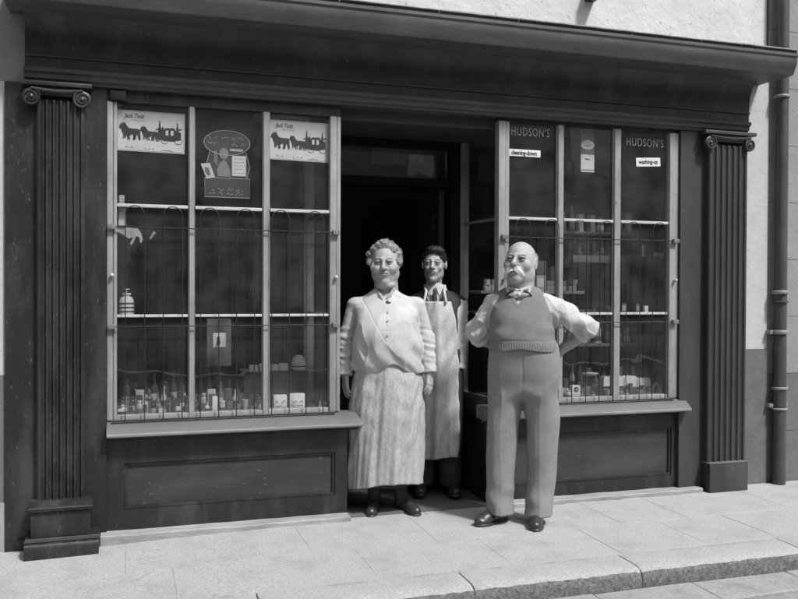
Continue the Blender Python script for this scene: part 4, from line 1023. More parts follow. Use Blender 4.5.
def loft(name, rows, m, parent, a0=-PI, a1=PI, nseg=160, folds=None, th=.004, hemfn=None, nrow=90, label=None):
    """hanging cloth: rows (z, cx, cy, rx, ry) swept over angles a0..a1 (0 = towards the camera), folds(angle, t) in metres"""
    st = Stack(rows, 2.0); z0, z1 = st.z[0], st.z[-1]; closed = a1-a0 > 2*PI-.01
    A = np.linspace(a0, a1, nseg+1); T = np.linspace(0, 1, nrow+1)       # T 0 = top
    AA, TT = np.meshgrid(A, T, indexing='ij'); zb = z0+(hemfn(AA) if hemfn else 0); Z = z1+(zb-z1)*TT
    cx, cy, rx, ry = st.at(Z.ravel()); cx, cy, rx, ry = [q.reshape(Z.shape) for q in (cx, cy, rx, ry)]
    f = folds(AA, TT, Z) if folds else 0
    def surf(o): return np.stack([cx+(rx+f+o)*np.sin(AA), cy-(ry+f+o)*np.cos(AA), Z], -1).reshape(-1, 3)
    V = np.concatenate([surf(th/2), surf(-th/2)]); n1 = nrow+1; N = (nseg+1)*n1
    i, j = np.meshgrid(np.arange(nseg), np.arange(nrow), indexing='ij'); i = i.ravel(); j = j.ravel()
    q = np.stack([i*n1+j, i*n1+j+1, (i+1)*n1+j+1, (i+1)*n1+j], 1); F = [q, q[:, ::-1]+N]
    e = np.arange(nseg); F.append(np.stack([e*n1+nrow, e*n1+nrow+N, (e+1)*n1+nrow+N, (e+1)*n1+nrow], 1)); F.append(np.stack([e*n1, (e+1)*n1, (e+1)*n1+N, e*n1+N], 1))
    if not closed:
        g = np.arange(nrow)
        for k, fl in ((0, 0), (nseg, 1)):
            s_ = np.stack([k*n1+g, k*n1+g+N, k*n1+g+1+N, k*n1+g+1], 1); F.append(s_[:, ::-1] if fl else s_)
    return np_mesh(name, V, np.concatenate(F), m, parent, None, label)

# ================================================================== the bald man
man = person('stout bald old man with white moustache, grey knitted pullover and baggy trousers, hands on hips', 2.235, -.40, 0)
mk = .00602
def mu(px): return (px-518)*mk
def mw(py): return 1.40+(290.6-py)*mk
to, back = hframe((mu(518.5), .0, mw(261.4)), 1.18, -.28, -.13, .02)
torso = Stack([(.80, .03, .0, .19, .13), (.95, .03, -.01, .185, .14), (1.05, .025, -.02, .175, .145), (1.15, .015, -.01, .165, .135), (1.25, .005, .0, .165, .12), (1.33, .0, .01, .16, .095), (1.38, 0, .02, .12, .07)])
handR, cR, rR = hand_prims((mu(560), .10, mw(350)), (-.5, .75, -.55), (-.7, -.5, -.2), -1, 1.0, .5)
handL, cL, rL = hand_prims((mu(490), .135, mw(346)), (.6, .25, -.45), (.3, -1, 0), 1, 1.0, .5)
eR, eL = (mu(587), .05, mw(330)), (mu(473), .07, mw(336))
def man_body(p):
    d = torso(p)
    d = smin(d, near(p, back((0, 0, -.03)), .20, lambda q: head_sdf(to(q), 1.15, 1.10, 1.2, neck=.066, lines=1.0)*1.18), .02)
    d = smin(d, chain(p, [(.16, .01, 1.33), eR, (mu(560), .10, mw(350))], [.05, .043, .030], .02), .02)
    d = smin(d, chain(p, [(-.16, .01, 1.33), eL, (mu(490), .135, mw(346))], [.05, .043, .030], .02), .02)
    d = smin(d, near(p, cR, rR, handR), .01); d = smin(d, near(p, cL, rL, handL), .01)
    d = smin(d, rc(p, (-.09, 0, .82), (mu(500), .0, .12), .085, .045), .03)
    d = smin(d, rc(p, (.12, 0, .82), (mu(538), .0, .12), .085, .045), .03)
    return d
V, F = sdf_mesh(man_body, (-.42, -.25, .06), (.56, .32, 1.74), .0035)
hv = to(V.astype(np.float32)); tn = head_tone(hv, .75, 1.2, .62); tn = np.where(hv[:, 2] > .035, tn*1.04, tn)
np_mesh('body', V, F, M_SKIN, man, tn)
# trousers
leg1 = Stack([(.055, mu(499.5), -.01, .087, .115), (.12, mu(499.5), .0, .086, .108), (.35, mu(499.5), .01, .089, .098), (.56, mu(500.6), .0, .094, .103), (.68, mu(502), .0, .101, .113), (.76, mu(504), .0, .110, .127), (.95, mu(506), .0, .115, .14)], 2.1)
leg2 = Stack([(.055, mu(538), -.01, .079, .115), (.12, mu(538.5), .0, .079, .108), (.30, mu(540.5), .01, .086, .098), (.43, mu(541.3), .0, .0895, .102), (.60, mu(542), .0, .098, .110), (.68, mu(541.5), .0, .104, .116), (.76, mu(540.5), .0, .110, .127), (.95, mu(539), .0, .115, .14)], 2.1)
pelv = Stack([(.50, mu(522.5), .01, .20, .12), (.74, mu(522.5), .0, .215, .132), (.86, mu(522.5), -.005, .219, .15), (.96, mu(522.5), -.015, .213, .158), (1.04, mu(522.5), -.02, .203, .165), (1.085, mu(522), -.02, .198, .165)])
def trousers(p):
    x, y, z = p.T
    l1, l2 = leg1(p, .01), leg2(p, .01)
    w_ = np.clip((z-.72)/.12, 0, 1); w_ = w_*w_*(3-2*w_); d = smin(l1, l2, .012)*(1-w_)+pelv(p, .01)*w_
    cr = np.where(y < 0, 1, 0)*.0022*(np.exp(-((x-mu(500.5)-.006*np.sin(z*9))/.011)**2)+np.exp(-((x-mu(538.5))/.010)**2))*(z < .8)      # pressed creases
    f = .003*np.sin(34*z+9*x+2.2*np.sin(7*x+3*z))*np.exp(-((z-.16)/.10)**2)+.006*np.sin(20*x-16*z)*np.exp(-((z-.72)/.14)**2)
    f = f+.007*rg(p*V3(1.6, 1.2, .5), 9, 41)+.005*rg(p*V3(1, 1, 1.4), 22, 43)*np.exp(-((z-.14)/.12)**2)-.003+.005*nz(p*V3(1.6, 1.2, .55), 13, 4)+.0035*nz(p*V3(1, 1, .8), 30, 9)*np.exp(-((z-.12)/.12)**2)
    f = f-.003*np.exp(-((x-mu(521)-.02*(z-.9)-.004*np.sin(z*30))/.008)**2)*(y < 0)*np.clip((z-.78)/.06, 0, 1)*(z < 1.03)                                       # fly
    f = f+.005*np.sin(30*(z+.5*np.abs(x-mu(522)))+4*nz(p, 9, 7))*np.exp(-((z-.78)/.10)**2)*np.exp(-(np.abs(x-mu(522))/.13)**2)+.0045*nz(p*V3(1.3, 1, .35), 30, 33)
    return d-cr-f
cloth('trousers', trousers, (-.36, -.25, .03), (.36, .25, 1.12), .005, M_TROUSER, man)
# shirt: body, sleeves rolled at the elbow, collar
tsh = Stack([(.98, .025, -.01, .188, .152), (1.15, .017, -.005, .182, .150), (1.25, .008, .0, .178, .135), (1.33, .003, .008, .17, .108), (1.375, .0, .015, .125, .085), (1.40, 0, .02, .075, .07)])
def sleeve(p, A, B, C, ra, rb, rcf, seed):
    A, B, C = [np.array(q, float) for q in (A, B, C)]
    d = smin(rc(p, A, A+(B-A)*.5, ra, rb), rc(p, A+(B-A)*.5, B, rb, rb*.98), .05)
    cu = B+(C-B)*.22; d = smin(d, rc(p, B, cu, rb*.95, rcf), .03)
    ax = (B-A)/np.linalg.norm(B-A); t = (p-A.astype(np.float32))@ax.astype(np.float32); L = np.linalg.norm(B-A)
    side = p@np.cross(ax, [0, 1, 0]).astype(np.float32)
    f = .0065*np.sin(t*55+side*30+2*np.sin(side*25+seed))*np.clip(t/L, .1, 1)+.009*nz(p, 24, seed)*np.clip(.25+t/L, 0, 1)+.004*nz(p, 60, seed+2)+.012*rg(p*V3(1, 1, .8), 14, seed+5)*np.clip(.3+t/L, 0, 1)+.009*rg(p, 30, seed+6)-.006
    ax2 = (C-B)/np.linalg.norm(C-B); t2 = (p-B.astype(np.float32))@ax2.astype(np.float32)
    cutd = t2-.066
    roll = rc(p, B+ax2*.012, B+ax2*.060, rcf+.013, rcf+.019)+.0022*np.sin(t2*210)+.005*rg(p, 34, seed+12)
    d = smin(d-f, roll-.004*nz(p, 35, seed+3), .003)
    return np.where(t > L*.5, smax(d, cutd, .004), d)
def man_shirt(p):
    d = tsh(p)
    d = smin(d, sleeve(p, (.150, .01, 1.325), (mu(583), .05, mw(327)), (mu(560), .10, mw(350)), .070, .072, .054, 3), .04)
    d = smin(d, sleeve(p, (-.150, .01, 1.325), (mu(475), .06, mw(333)), (mu(490), .135, mw(346)), .070, .062, .052, 8), .04)
    return d
cloth('shirt', man_shirt, (-.40, -.22, .96), (.54, .26, 1.46), .004, M_COTTON, man, 'white shirt with sleeves rolled to the elbow')
tp = Stack([(1.02, mu(522.5), -.018, .206, .176), (1.08, mu(522), -.018, .203, .178), (1.13, mu(521), -.015, .197, .176), (1.20, mu(519.5), -.008, .191, .168), (1.28, mu(519), .0, .185, .152), (1.335, mu(518.5), .008, .175, .128), (1.375, mu(518.5), .014, .145, .102), (1.405, mu(519), .02, .095, .085)], 2.3)
nkx = mu(517)
def pullover(p):
    x, y, z = p.T
    d = tp(p, .02)
    d = smin(d, rc(p, (.08, .012, 1.362), (.135, .012, 1.338), .056, .050), .03); d = smin(d, rc(p, (-.08, .012, 1.362), (-.135, .012, 1.338), .056, .050), .03)
    arm = np.minimum(rc(p, (.225, .0, 1.30), (.225, .02, 1.2), .045, .03), rc(p, (-.225, .0, 1.30), (-.225, .02, 1.2), .045, .03)); d = smax(d, -arm, .012)
    # V neck
    v = np.maximum(np.abs(x-nkx)*.80-(z-1.325)*.62, y-.02); v = np.maximum(v, 1.325-z); d = smax(d, -v, .006)
    d = smax(d, -(rc(p, (nkx, .03, 1.36), (nkx, .03, 1.5), .068, .075)), .006)
    edge = np.exp(-((np.abs(x-nkx)*.80-(z-1.325)*.62-.012)/.008)**2)*(y < .0)*(z > 1.31)
    rib = .0014*np.sin(x*420)*(z < 1.105)+.003*np.exp(-((z-1.108)/.006)**2)*-1
    f = .005*rg(p*V3(.6, 1, 1.3), 13, 22)+.005*nz(p*V3(.7, 1, 1.2), 17, 12)+.003*nz(p*V3(1, 1, .6), 38, 13)+.005*np.sin(z*52+6*np.abs(x)+2*np.sin(x*9))*np.exp(-((z-1.16)/.07)**2)*np.clip(np.abs(x-mu(520))/.15, 0, 1)
    hem = z-(1.040+.018*np.exp(-((x-mu(520))/.09)**2)); d = d-f-rib-.003*edge
    return smax(d, -hem, .004)
cloth('pullover', pullover, (-.27, -.24, 1.0), (.30, .24, 1.45), .0038, M_KNIT, man, 'grey sleeveless knitted pullover with ribbed hem')
def collar(p):
    a = np.abs(np.linalg.norm((p[:, :2]-V3(nkx, .022))/V3(1, 1.0), axis=1)-.070-(1.43-p[:, 2])*.25)-.004
    d = smax(a, np.abs(p[:, 2]-1.415+.25*(p[:, 1]+.03))-.022, .004)
    for s_ in (-1, 1):
        w_ = rc(p, (nkx+s_*.012, -.075, 1.405), (nkx+s_*.062, -.045, 1.42), .010, .012); w2 = rc(p, (nkx+s_*.045, -.078, 1.378), (nkx+s_*.066, -.055, 1.405), .008, .01)
        d = smin(d, np.minimum(w_, w2), .012)
    bow = smin(ell(p, (nkx-.028, -.098, 1.384), (.032, .012, .019)), ell(p, (nkx+.028, -.098, 1.384), (.032, .012, .019)), .01)
    return np.minimum(d, smin(bow, ell(p, (nkx, -.104, 1.38), (.012, .012, .014)), .006)-.002*nz(p, 60, 2))
cloth('collar', collar, (nkx-.13, -.15, 1.33), (nkx+.13, .13, 1.47), .003, M_COTTON, man, 'white collar with soft white bow')
for s_ in (-1, 1): MB().tube([(nkx+s_*.028, -.112, 1.402), (nkx+s_*.05, -.106, 1.395), (nkx+s_*.078, -.085, 1.372)], [.0035, .006, .004], 6).build('collar_trim', M_DARKC, man, True)
# moustache, side hair, brows
r = random.Random(2); paths = []
for s_ in (-1, 1):
    for k in range(300):
        t = r.random(); x0 = s_*(.002+.013*t); q = []
        spread = r.uniform(-1, 1); ln = r.uniform(.75, 1.1)
        for i in range(7):
            u_ = i/6*ln
            q.append(back((x0+s_*(.041*u_+.004*math.sin(u_*3)), -.113-.007*math.sin(u_*3)+.024*u_*u_+r.uniform(-.001, .001)+spread*.004, -.043-.010*(1-t)-.040*u_**1.25+spread*.0095*(1-.45*u_)-.012*max(0, u_-.6))))
        paths.append(q)
strands(paths, .0019, .0009).build('moustache', M_HAIRW, man, 1)
r = random.Random(4); paths = []
for k in range(420):
    s_ = r.choice((-1, 1)); th_ = r.uniform(-.05, 1.5); z_ = r.uniform(-.055, .052)
    x_ = .0755*math.cos(th_)*math.sqrt(max(.05, 1-((z_-.03)/.1)**2)); y_ = .012+.095*math.sin(th_)*math.sqrt(max(.05, 1-((z_-.03)/.1)**2))
    if abs(z_) < .03 and y_ < .035: continue
    n_ = np.array([math.cos(th_), math.sin(th_)*.9, .1]); q = []
    for i in range(4): q.append(back((s_*(x_+n_[0]*(.001+.0022*i)), y_+n_[1]*(.001+.002*i)+.003*i, z_-.005*i+r.uniform(-.001, .001))))
    paths.append(q)
strands(paths, .0014, .0007).build('hair', M_HAIRW, man, 1, 'short white hair at the sides of a bald head')
r = random.Random(6); paths = []
for s_ in (-1, 1):
    for k in range(60):
        x_ = s_*r.uniform(.013, .045); q = [back((x_+s_*.004*i, -.088+abs(x_)*.28-.0022*math.sin(i), .0245-((abs(x_)-.026)**2)*9+.001*i+r.uniform(-.002, .002))) for i in range(3)]; paths.append(q)
strands(paths, .0009, .0005).build('eyebrows', M_HAIRW, man, 1)
shoe(man, (mu(506), .05, .0), -.75, 1.0); shoe(man, (mu(537.5), .06, .0), -.10, .98)

# ================================================================== the woman
wom = person('stout woman with curly grey hair, pale blouse and long mottled apron, arms at her sides', 1.535, .065, .0)
wk = .0063
def wu(px): return (px-390)*wk
def ww(py): return 1.40+(290.6-py)*wk
to2, back2 = hframe((wu(388.2), -.01, ww(262.6)), 1.14, -.08, .06, -.03)
wt = Stack([(.75, 0, 0, .19, .14), (.95, .005, -.02, .18, .14), (1.15, .005, -.03, .175, .145), (1.25, .0, -.01, .17, .12), (1.34, .0, .01, .15, .085), (1.39, -.005, .015, .08, .06)])
aL = [(wu(358), .01, ww(306)), (wu(349.5), .02, ww(341)), (wu(349.5), -.04, ww(375))]
aR = [(wu(421), .01, ww(305)), (wu(430.5), .02, ww(340)), (wu(433), -.04, ww(372))]
hL, chL, rhL = hand_prims(aL[2], (.02, -.25, -1), (1, .7, 0), -1, .88, .38)
hR, chR, rhR = hand_prims(aR[2], (.02, -.25, -1), (-1, .7, 0), 1, .88, .38)
def wom_body(p):
    d = wt(p)
    d = smin(d, near(p, back2((0, 0, -.03)), .19, lambda q: head_sdf(to2(q), 1.20, 1.3, 1.08, neck=.064, smile=.5)*1.14), .02)
    d = smin(d, chain(p, aL, [.04, .036, .027], .02), .02); d = smin(d, chain(p, aR, [.04, .036, .027], .02), .02)
    d = smin(d, near(p, chL, rhL, hL), .01); d = smin(d, near(p, chR, rhR, hR), .01)
    return d
V, F = sdf_mesh(wom_body, (-.38, -.26, .70), (.40, .22, 1.75), .0035)
hv = to2(V.astype(np.float32)); tn = head_tone(hv, .45, .9, .75, .5)
np_mesh('body', V, F, M_SKIN, wom, tn)
bs = Stack([(.90, wu(391), -.01, .220, .185), (.955, wu(391.5), -.02, .222, .200), (1.02, wu(391.5), -.03, .216, .205), (1.12, wu(390.5), -.035, .204, .205), (1.20, wu(390), -.025, .198, .185), (1.28, wu(390), -.005, .198, .150), (1.335, wu(389), .01, .176, .110), (1.385, wu(388.5), .015, .105, .085), (1.41, wu(388.5), .018, .07, .07)])
flap = [(wu(366), ww(298)), (wu(378), ww(280)), (wu(420), ww(280)), (wu(425), ww(330)), (wu(399), ww(338)), (wu(391), ww(341)), (wu(386), ww(336))]
def inpoly(x, z, P):
    """signed distance-like value of a convex outline (negative inside)"""
    d = np.full(len(x), -9.); n = len(P)
    for i in range(n):
        (x0, z0), (x1, z1) = P[i], P[(i+1) % n]; L = math.hypot(x1-x0, z1-z0)
        d = np.maximum(d, ((x-x0)*-(z1-z0)+(z-z0)*(x1-x0))/L)
    return d
def wsleeve(p, A, seed):
    A = [np.array(a, float) for a in A]; ax = (A[2]-A[1])/np.linalg.norm(A[2]-A[1])
    d = smin(rc(p, A[0], A[1], .052, .054), rc(p, A[1], A[2], .054, .046), .03)
    z = p[:, 2]; am = np.clip((1.25-z)/.2, .15, 1)
    f = .0018*np.sin(z*150+p[:, 0]*30+3*nz(p, 14, seed+30))*am+.009*rg(p*V3(.6, .6, 1.6), 24, seed+8)*am+.006*rg(p*V3(.7, .7, 1.5), 44, seed+9)*am-.004+.004*nz(p, 20, seed)*am+.003*nz(p*V3(.6, .6, 1.6), 55, seed+1)*am
    cu = rc(p, A[2]-ax*.028, A[2]-ax*.002, .046, .044); cut = (p-(A[2]+ax*.004).astype(np.float32))@ax.astype(np.float32)
    return np.where(z < 1.1, smax(smin(d-f, cu, .008), cut, .003), d-f)
def blouse(p):
    x, y, z = p.T; d = bs(p, .012)
    f = .010*rg(p*V3(1, 1, .55), 12, 61)+.008*rg(p*V3(1, 1, .8), 22, 62)+.005*rg(p*V3(1, 1, .5), 40, 63)*np.clip((1.15-z)/.15, .2, 1)-.006+.007*nz(p*V3(1, 1, .6), 17, 5)+.006*np.sin(x*46+6*np.sin(z*7)+z*5)*np.clip((1.12-z)/.18, 0, 1)+.004*nz(p, 36, 8)+.005*np.sin(40*(z*.6+np.abs(x-wu(391))*.8)+3*nz(p, 8, 9))*np.clip((np.abs(x-wu(391))-.08)/.08, 0, 1)
    d = smin(d-f, np.minimum(wsleeve(p, aL, 3), wsleeve(p, aR, 7)), .006+.05*np.clip((z-1.24)/.08, 0, 1))
    for (a_, b_) in (((wu(366), ww(299)), (wu(389.5), ww(340))),):      # edge of the crossed-over front
        ax_, az_ = a_; bx_, bz_ = b_; L2 = (bx_-ax_)**2+(bz_-az_)**2; t_ = np.clip(((x-ax_)*(bx_-ax_)+(z-az_)*(bz_-az_))/L2, 0, 1)
        ds = np.hypot(x-ax_-t_*(bx_-ax_), z-az_-t_*(bz_-az_)); d = d+.0024*np.exp(-(ds/.0045)**2)*(y < 0)
    pk = np.exp(-((z-ww(329.5))/.003)**2)*(np.abs(x-wu(391))<.04)*(y < 0)*.003; d = d+pk
    pl_ = np.exp(-((x-wu(391)-.01*np.sin(z*14))/.0035)**2)*(y < 0)*(z > ww(327))*.004; d = d+pl_
    # V neck
    v = np.maximum(np.abs(x-wu(388.5))*.85-(z-1.335)*.55, np.maximum(y-.0, 1.335-z)); d = smax(d, -v, .006)
    d = smax(d, -rc(p, (wu(388.5), .02, 1.385), (wu(388.5), .02, 1.5), .060, .064), .006)
    hem = z-(ww(371)+.048*np.exp(-((x-wu(396))/.075)**2)+.010*np.sin(x*26))
    return smax(d, -hem, .005)
def blouse_cut(p):
    # the hem must not cut the sleeves: outside the trunk use a lower limit
    d = blouse(p); return d
def blouse_full(p):
    d1 = blouse(p); s_ = np.minimum(wsleeve(p, aL, 3), wsleeve(p, aR, 7)); return np.minimum(d1, np.where(p[:, 2] < ww(362), s_, d1))
cloth('blouse', blouse_full, (-.42, -.30, .82), (.44, .26, 1.46), .0042, M_BLOUSE, wom, 'pale buttoned working blouse with wrinkled sleeves')
def wcollar(p):
    d = None; cx = wu(388.5)
    for s_ in (-1, 1):
        e = chain(p, [(cx+s_*.058, .02, 1.425), (cx+s_*.052, -.045, 1.405), (cx+s_*.028, -.085, 1.365), (cx+s_*.006, -.112, 1.325)], [.010, .011, .010, .007], .01)
        d = e if d is None else np.minimum(d, e)
    d = np.minimum(d, chain(p, [(cx-.058, .02, 1.425), (cx, .085, 1.43), (cx+.058, .02, 1.425)], [.01, .011, .01], .01))
    return d-.0015*nz(p, 70, 3)
cloth('collar', wcollar, (wu(388.5)-.1, -.16, 1.29), (wu(388.5)+.1, .12, 1.47), .003, mat('checked neckerchief', .28, .9, .6, 110, .3, 100), wom, 'dark checked edging at the neck')
b = MB(); px_, pz_ = wu(391.5), ww(303)
b.lathe([(.016, 0), (.017, -.004), (.010, -.009), (.004, -.010)], (px_, bs.at(pz_)[1]-bs.at(pz_)[3]-.004, pz_), 16, 'y'); b.build('brooch', tone(.06, True), wom, True)
for z_ in (ww(312), ww(320), ww(334)):
    b = MB(); b.lathe([(.006, 0), (.006, -.003), (.004, -.004)], (wu(391), bs.at(z_)[1]-bs.at(z_)[3]-.003, z_), 12, 'y'); b.build('button', tone(.3), wom, True)
rnda = np.random.RandomState(3)
def folds_w(A, T, Z):
    g = .0055*np.sin(A*9+.8*np.sin(T*4))+.0045*np.sin(A*17+1.3+2*T+np.sin(A*3))+.0025*np.sin(A*31+T*5+2)
    f = g*(.25+.85*T)+.003*np.sin(T*38+A*5+2*np.sin(A*7))*(1-T)+.004*np.sin(T*13+A*8+1.5*np.sin(A*4+T*6))
    sc = -.012*np.exp(-((A+.35)/.16)**2-((T-.22)/.22)**2)+.010*np.exp(-((A-.2)/.2)**2-((T-.3)/.3)**2)
    return f+sc
loft('apron', [(ww(483), wu(389), .0, .236, .185), (ww(440), wu(389.5), -.01, .236, .195), (ww(400), wu(390.5), -.02, .232, .198), (ww(378), wu(391), -.02, .218, .19), (ww(358), wu(391.5), -.015, .20, .175)], M_APRON, wom, nseg=260, folds=folds_w,
     hemfn=lambda A: .012*np.sin(A*2+1)-.022*np.clip(-np.sin(A), 0, 1)+.01*np.cos(A), label='long mottled grey apron skirt')
def uskirt(p): return Stack([(.10, wu(391), .02, .13, .11), (.3, wu(390), .01, .19, .15), (.9, wu(391), .0, .19, .15)])(p)
cloth('underskirt', lambda p: np.maximum(uskirt(p)-.004*np.sin(np.arctan2(p[:, 0], p[:, 1])*12), .17-p[:, 2]), (-.25, -.22, .14), (.25, .24, .95), .008, M_DARKC, wom, 'dark underskirt below the apron')
def stock(p): return np.minimum(rc(p, (wu(378), .02, .30), (wu(378), .03, .06), .05, .036), rc(p, (wu(404), .02, .30), (wu(406), .03, .06), .05, .036))
cloth('stockings', stock, (-.16, -.08, .01), (.18, .12, .36), .005, M_DARKC, wom)
shoe(wom, (wu(380), .10, .0), -.15, .92, M_LEATHER); shoe(wom, (wu(402), .09, .0), .55, .92, M_LEATHER)
# curly hair: lumpy cap plus loose curls
r = random.Random(9); lumps = []
for k in range(300):
    th_ = r.uniform(0, 2*PI); ph = r.uniform(-.35, PI/2)
    x_, y_, z_ = math.cos(ph)*math.cos(th_), math.cos(ph)*math.sin(th_), math.sin(ph)
    if y_ < -.05 and z_ < .66-.12*abs(x_): continue
    if y_ < .3 and z_ < -.05 and abs(x_) < .8: continue
    if z_ < -.05 and y_ < -.15: continue
    lumps.append((x_*.080, .014+y_*.094, .022+z_*.080, r.uniform(.012, .019)))
for s_ in (-1, 1):
    for k in range(12): lumps.append((s_*r.uniform(.074, .088), r.uniform(-.030, .03), r.uniform(.0, .055), r.uniform(.011, .016)))
lumps += [(-.01, -.03, .112, .016), (.012, -.02, .114, .014), (.0, -.045, .104, .015), (-.03, -.03, .102, .015), (.035, -.02, .100, .015)]
def whair(p):
    q = to2(p); d = smax(ell(q, (0, .022, .030), (.080, .092, .083)), np.maximum(-(q[:, 2]-.026-.55*np.maximum(0, -(q[:, 1]+.03))), -(q[:, 1]+.075)), .01)
    for l in lumps: d = smin(d, ball(q, l[:3], l[3]), .006)
    return (d-.0035*nz(q, 190, 2)-.0022*nz(q, 360, 5))*1.14
c_ = back2((0, 0, 0)); cloth('hair', whair, c_-[.15, .15, .08], c_+[.15, .16, .19], .003, M_HAIRG, wom, 'untidy curly grey hair')
paths = []
for k in range(1500):
    l = lumps[r.randrange(len(lumps))]; a0 = r.uniform(0, 6.28); tilt = r.uniform(-1, 1); R_ = l[3]*r.uniform(.85, 1.6); q = []
    ax = Vector((r.uniform(-1, 1), r.uniform(-1, 1), r.uniform(-1, 1))).normalized(); u1 = ax.orthogonal().normalized(); u2 = ax.cross(u1)
    for i in range(9):
        a = a0+i*.55; v_ = u1*math.cos(a)*R_+u2*math.sin(a)*R_+ax*(.0012*i); q.append(back2((l[0]+v_.x, l[1]+v_.y, l[2]+v_.z)))
    paths.append(q)
strands(paths, .0008, .0004).build('loose_curls', mat('pale grey curls', .34, .6, .3, 60, 0), wom, 1)

# ================================================================== the young man in the doorway
yng = person('young dark haired man in tie, waistcoat and white bib apron, standing behind in the doorway', 1.985, .36, .034)
yk = .0068
def yu(px): return (px-441)*yk
def yw(py): return 1.40-.034+(290.6-py)*yk
to3, back3 = hframe((yu(437.8), -.01, yw(263.8)), 1.03, -.10, -.02, .03)
yt = Stack([(.75, 0, 0, .15, .10), (.95, .0, -.0, .145, .10), (1.15, .0, -.01, .155, .105), (1.25, .0, .0, .17, .10), (1.31, .0, .01, .15, .075), (1.36, -.01, .015, .08, .055)])
bR = [(yu(463), .01, yw(307)), (yu(464.5), .02, yw(338)), (yu(462.5), -.03, yw(368))]
bL = [(yu(416), .01, yw(307)), (yu(412), .02, yw(338)), (yu(412), -.03, yw(368))]
gR, cgR, rgR = hand_prims(bR[2], (.0, -.15, -1), (-1, -.2, 0), 1, .95, .7)
gL, cgL, rgL = hand_prims(bL[2], (.0, -.15, -1), (1, -.2, 0), -1, .95, .7)
def yng_body(p):
    d = yt(p)
    d = smin(d, near(p, back3((0, 0, -.03)), .19, lambda q: head_sdf(to3(q), .92, .85, 1.05, neck=.05)*1.03), .02)
    d = smin(d, chain(p, bR, [.04, .036, .026], .02), .02); d = smin(d, chain(p, bL, [.04, .036, .026], .02), .02)
    d = smin(d, near(p, cgR, rgR, gR), .01); d = smin(d, near(p, cgL, rgL, gL), .01)
    for s_ in (-1, 1): d = smin(d, rc(p, (s_*.08, 0, .8), (s_*.09, .0, .08), .07, .04), .03)
    return d
V, F = sdf_mesh(yng_body, (-.34, -.22, .02), (.34, .2, 1.68), .0038)
hv = to3(V.astype(np.float32)); tn = head_tone(hv, .22, 1.1, .8)*1.2*np.where((hv[:, 1] < .0) & (hv[:, 2] < -.04), .88, 1)
np_mesh('body', V, F, M_SKIN, yng, tn)
ytr = [Stack([(.05, s_*.095, 0, .075, .095), (.4, s_*.09, 0, .085, .09), (.75, s_*.085, 0, .1, .11), (.98, s_*.07, 0, .1, .115)]) for s_ in (-1, 1)]
cloth('trousers', lambda p: smin(ytr[0](p, .01), ytr[1](p, .01), .03)-.005*nz(p, 16, 3), (-.25, -.18, .02), (.25, .18, 1.02), .007, M_DARKC, yng)
ysh = Stack([(.92, 0, 0, .165, .12), (1.15, 0, -.005, .17, .125), (1.25, .0, .0, .185, .118), (1.315, .0, .01, .165, .09), (1.35, -.005, .012, .095, .075), (1.40, -.005, .015, .062, .062)])
def ysleeve(p, A, seed):
    A = [np.array(a, float) for a in A]; ax = (A[2]-A[1])/np.linalg.norm(A[2]-A[1])
    d = smin(rc(p, A[0], A[1], .058, .052), rc(p, A[1], A[2], .052, .046), .03); z = p[:, 2]
    f = .002*np.sin(z*110+p[:, 0]*30+3*nz(p, 14, seed))*np.clip((1.22-z)/.15, .2, 1)+.007*rg(p*V3(.7, .7, 1.5), 24, seed+8)-.002+.004*nz(p, 26, seed)
    cut = (p-(A[2]+ax*.006).astype(np.float32))@ax.astype(np.float32)
    cu = rc(p, A[2]-ax*.05, A[2], .045, .043)
    return np.where(z < 1.1, smax(smin(d-f, cu, .006), cut, .003), d-f)
cloth('shirt', lambda p: smin(ysh(p, .012), np.minimum(ysleeve(p, bR, 4), ysleeve(p, bL, 9)), .02), (-.30, -.2, .80), (.30, .2, 1.42), .0045, M_STRIPE, yng, 'light striped shirt')
yv = Stack([(.90, 0, 0, .160, .130), (1.15, 0, -.005, .166, .134), (1.25, .0, .0, .176, .128), (1.305, .0, .008, .175, .108), (1.34, -.003, .012, .125, .088), (1.37, -.005, .012, .08, .075)])
cxn = yu(438.5)
def waist(p):
    x, y, z = p.T; d = yv(p, .012); d = smin(d, np.minimum(rc(p, (.10, .01, 1.315), (.165, .012, 1.295), .045, .038), rc(p, (-.10, .01, 1.315), (-.165, .012, 1.295), .045, .038)), .02)
    arm = np.minimum(rc(p, (.225, .0, 1.27), (.225, .02, 1.15), .045, .035), rc(p, (-.225, .0, 1.27), (-.225, .02, 1.15), .045, .035)); d = smax(d, -arm, .008)
    v = np.maximum(np.abs(x-cxn)*.85-(z-1.20)*.32, np.maximum(y-.0, 1.20-z)); d = smax(d, -v, .005)
    d = smax(d, -rc(p, (cxn, .02, 1.34), (cxn, .02, 1.5), .058, .064), .005)
    return d-.003*nz(p, 24, 6)
cloth('waistcoat', waist, (-.27, -.2, .86), (.27, .2, 1.41), .0045, M_DARKC, yng, 'dark waistcoat under the apron')
def ycol(p):
    a = np.abs(np.linalg.norm(p[:, :2]-V3(cxn, .018), axis=1)-.058-(1.41-p[:, 2])*.35)-.005; d = smax(a, np.abs(p[:, 2]-1.392+.3*(p[:, 1]+.02))-.022, .004)
    q = p.copy(); q[:, 0] = np.abs(q[:, 0]-cxn); a2 = np.abs(np.linalg.norm(np.stack([q[:, 0], q[:, 1]-.018], 1), axis=1)-.062-(1.41-q[:, 2])*.42)-.0045
    wing = np.maximum(np.maximum(a2, inpoly(q[:, 0], q[:, 2], [(.006, 1.392), (.062, 1.408), (.066, 1.365), (.034, 1.322)])), q[:, 1])
    d = np.minimum(d, wing)
    return d
cloth('collar', ycol, (cxn-.11, -.14, 1.28), (cxn+.11, .1, 1.46), .003, M_COTTON, yng, 'white shirt collar')
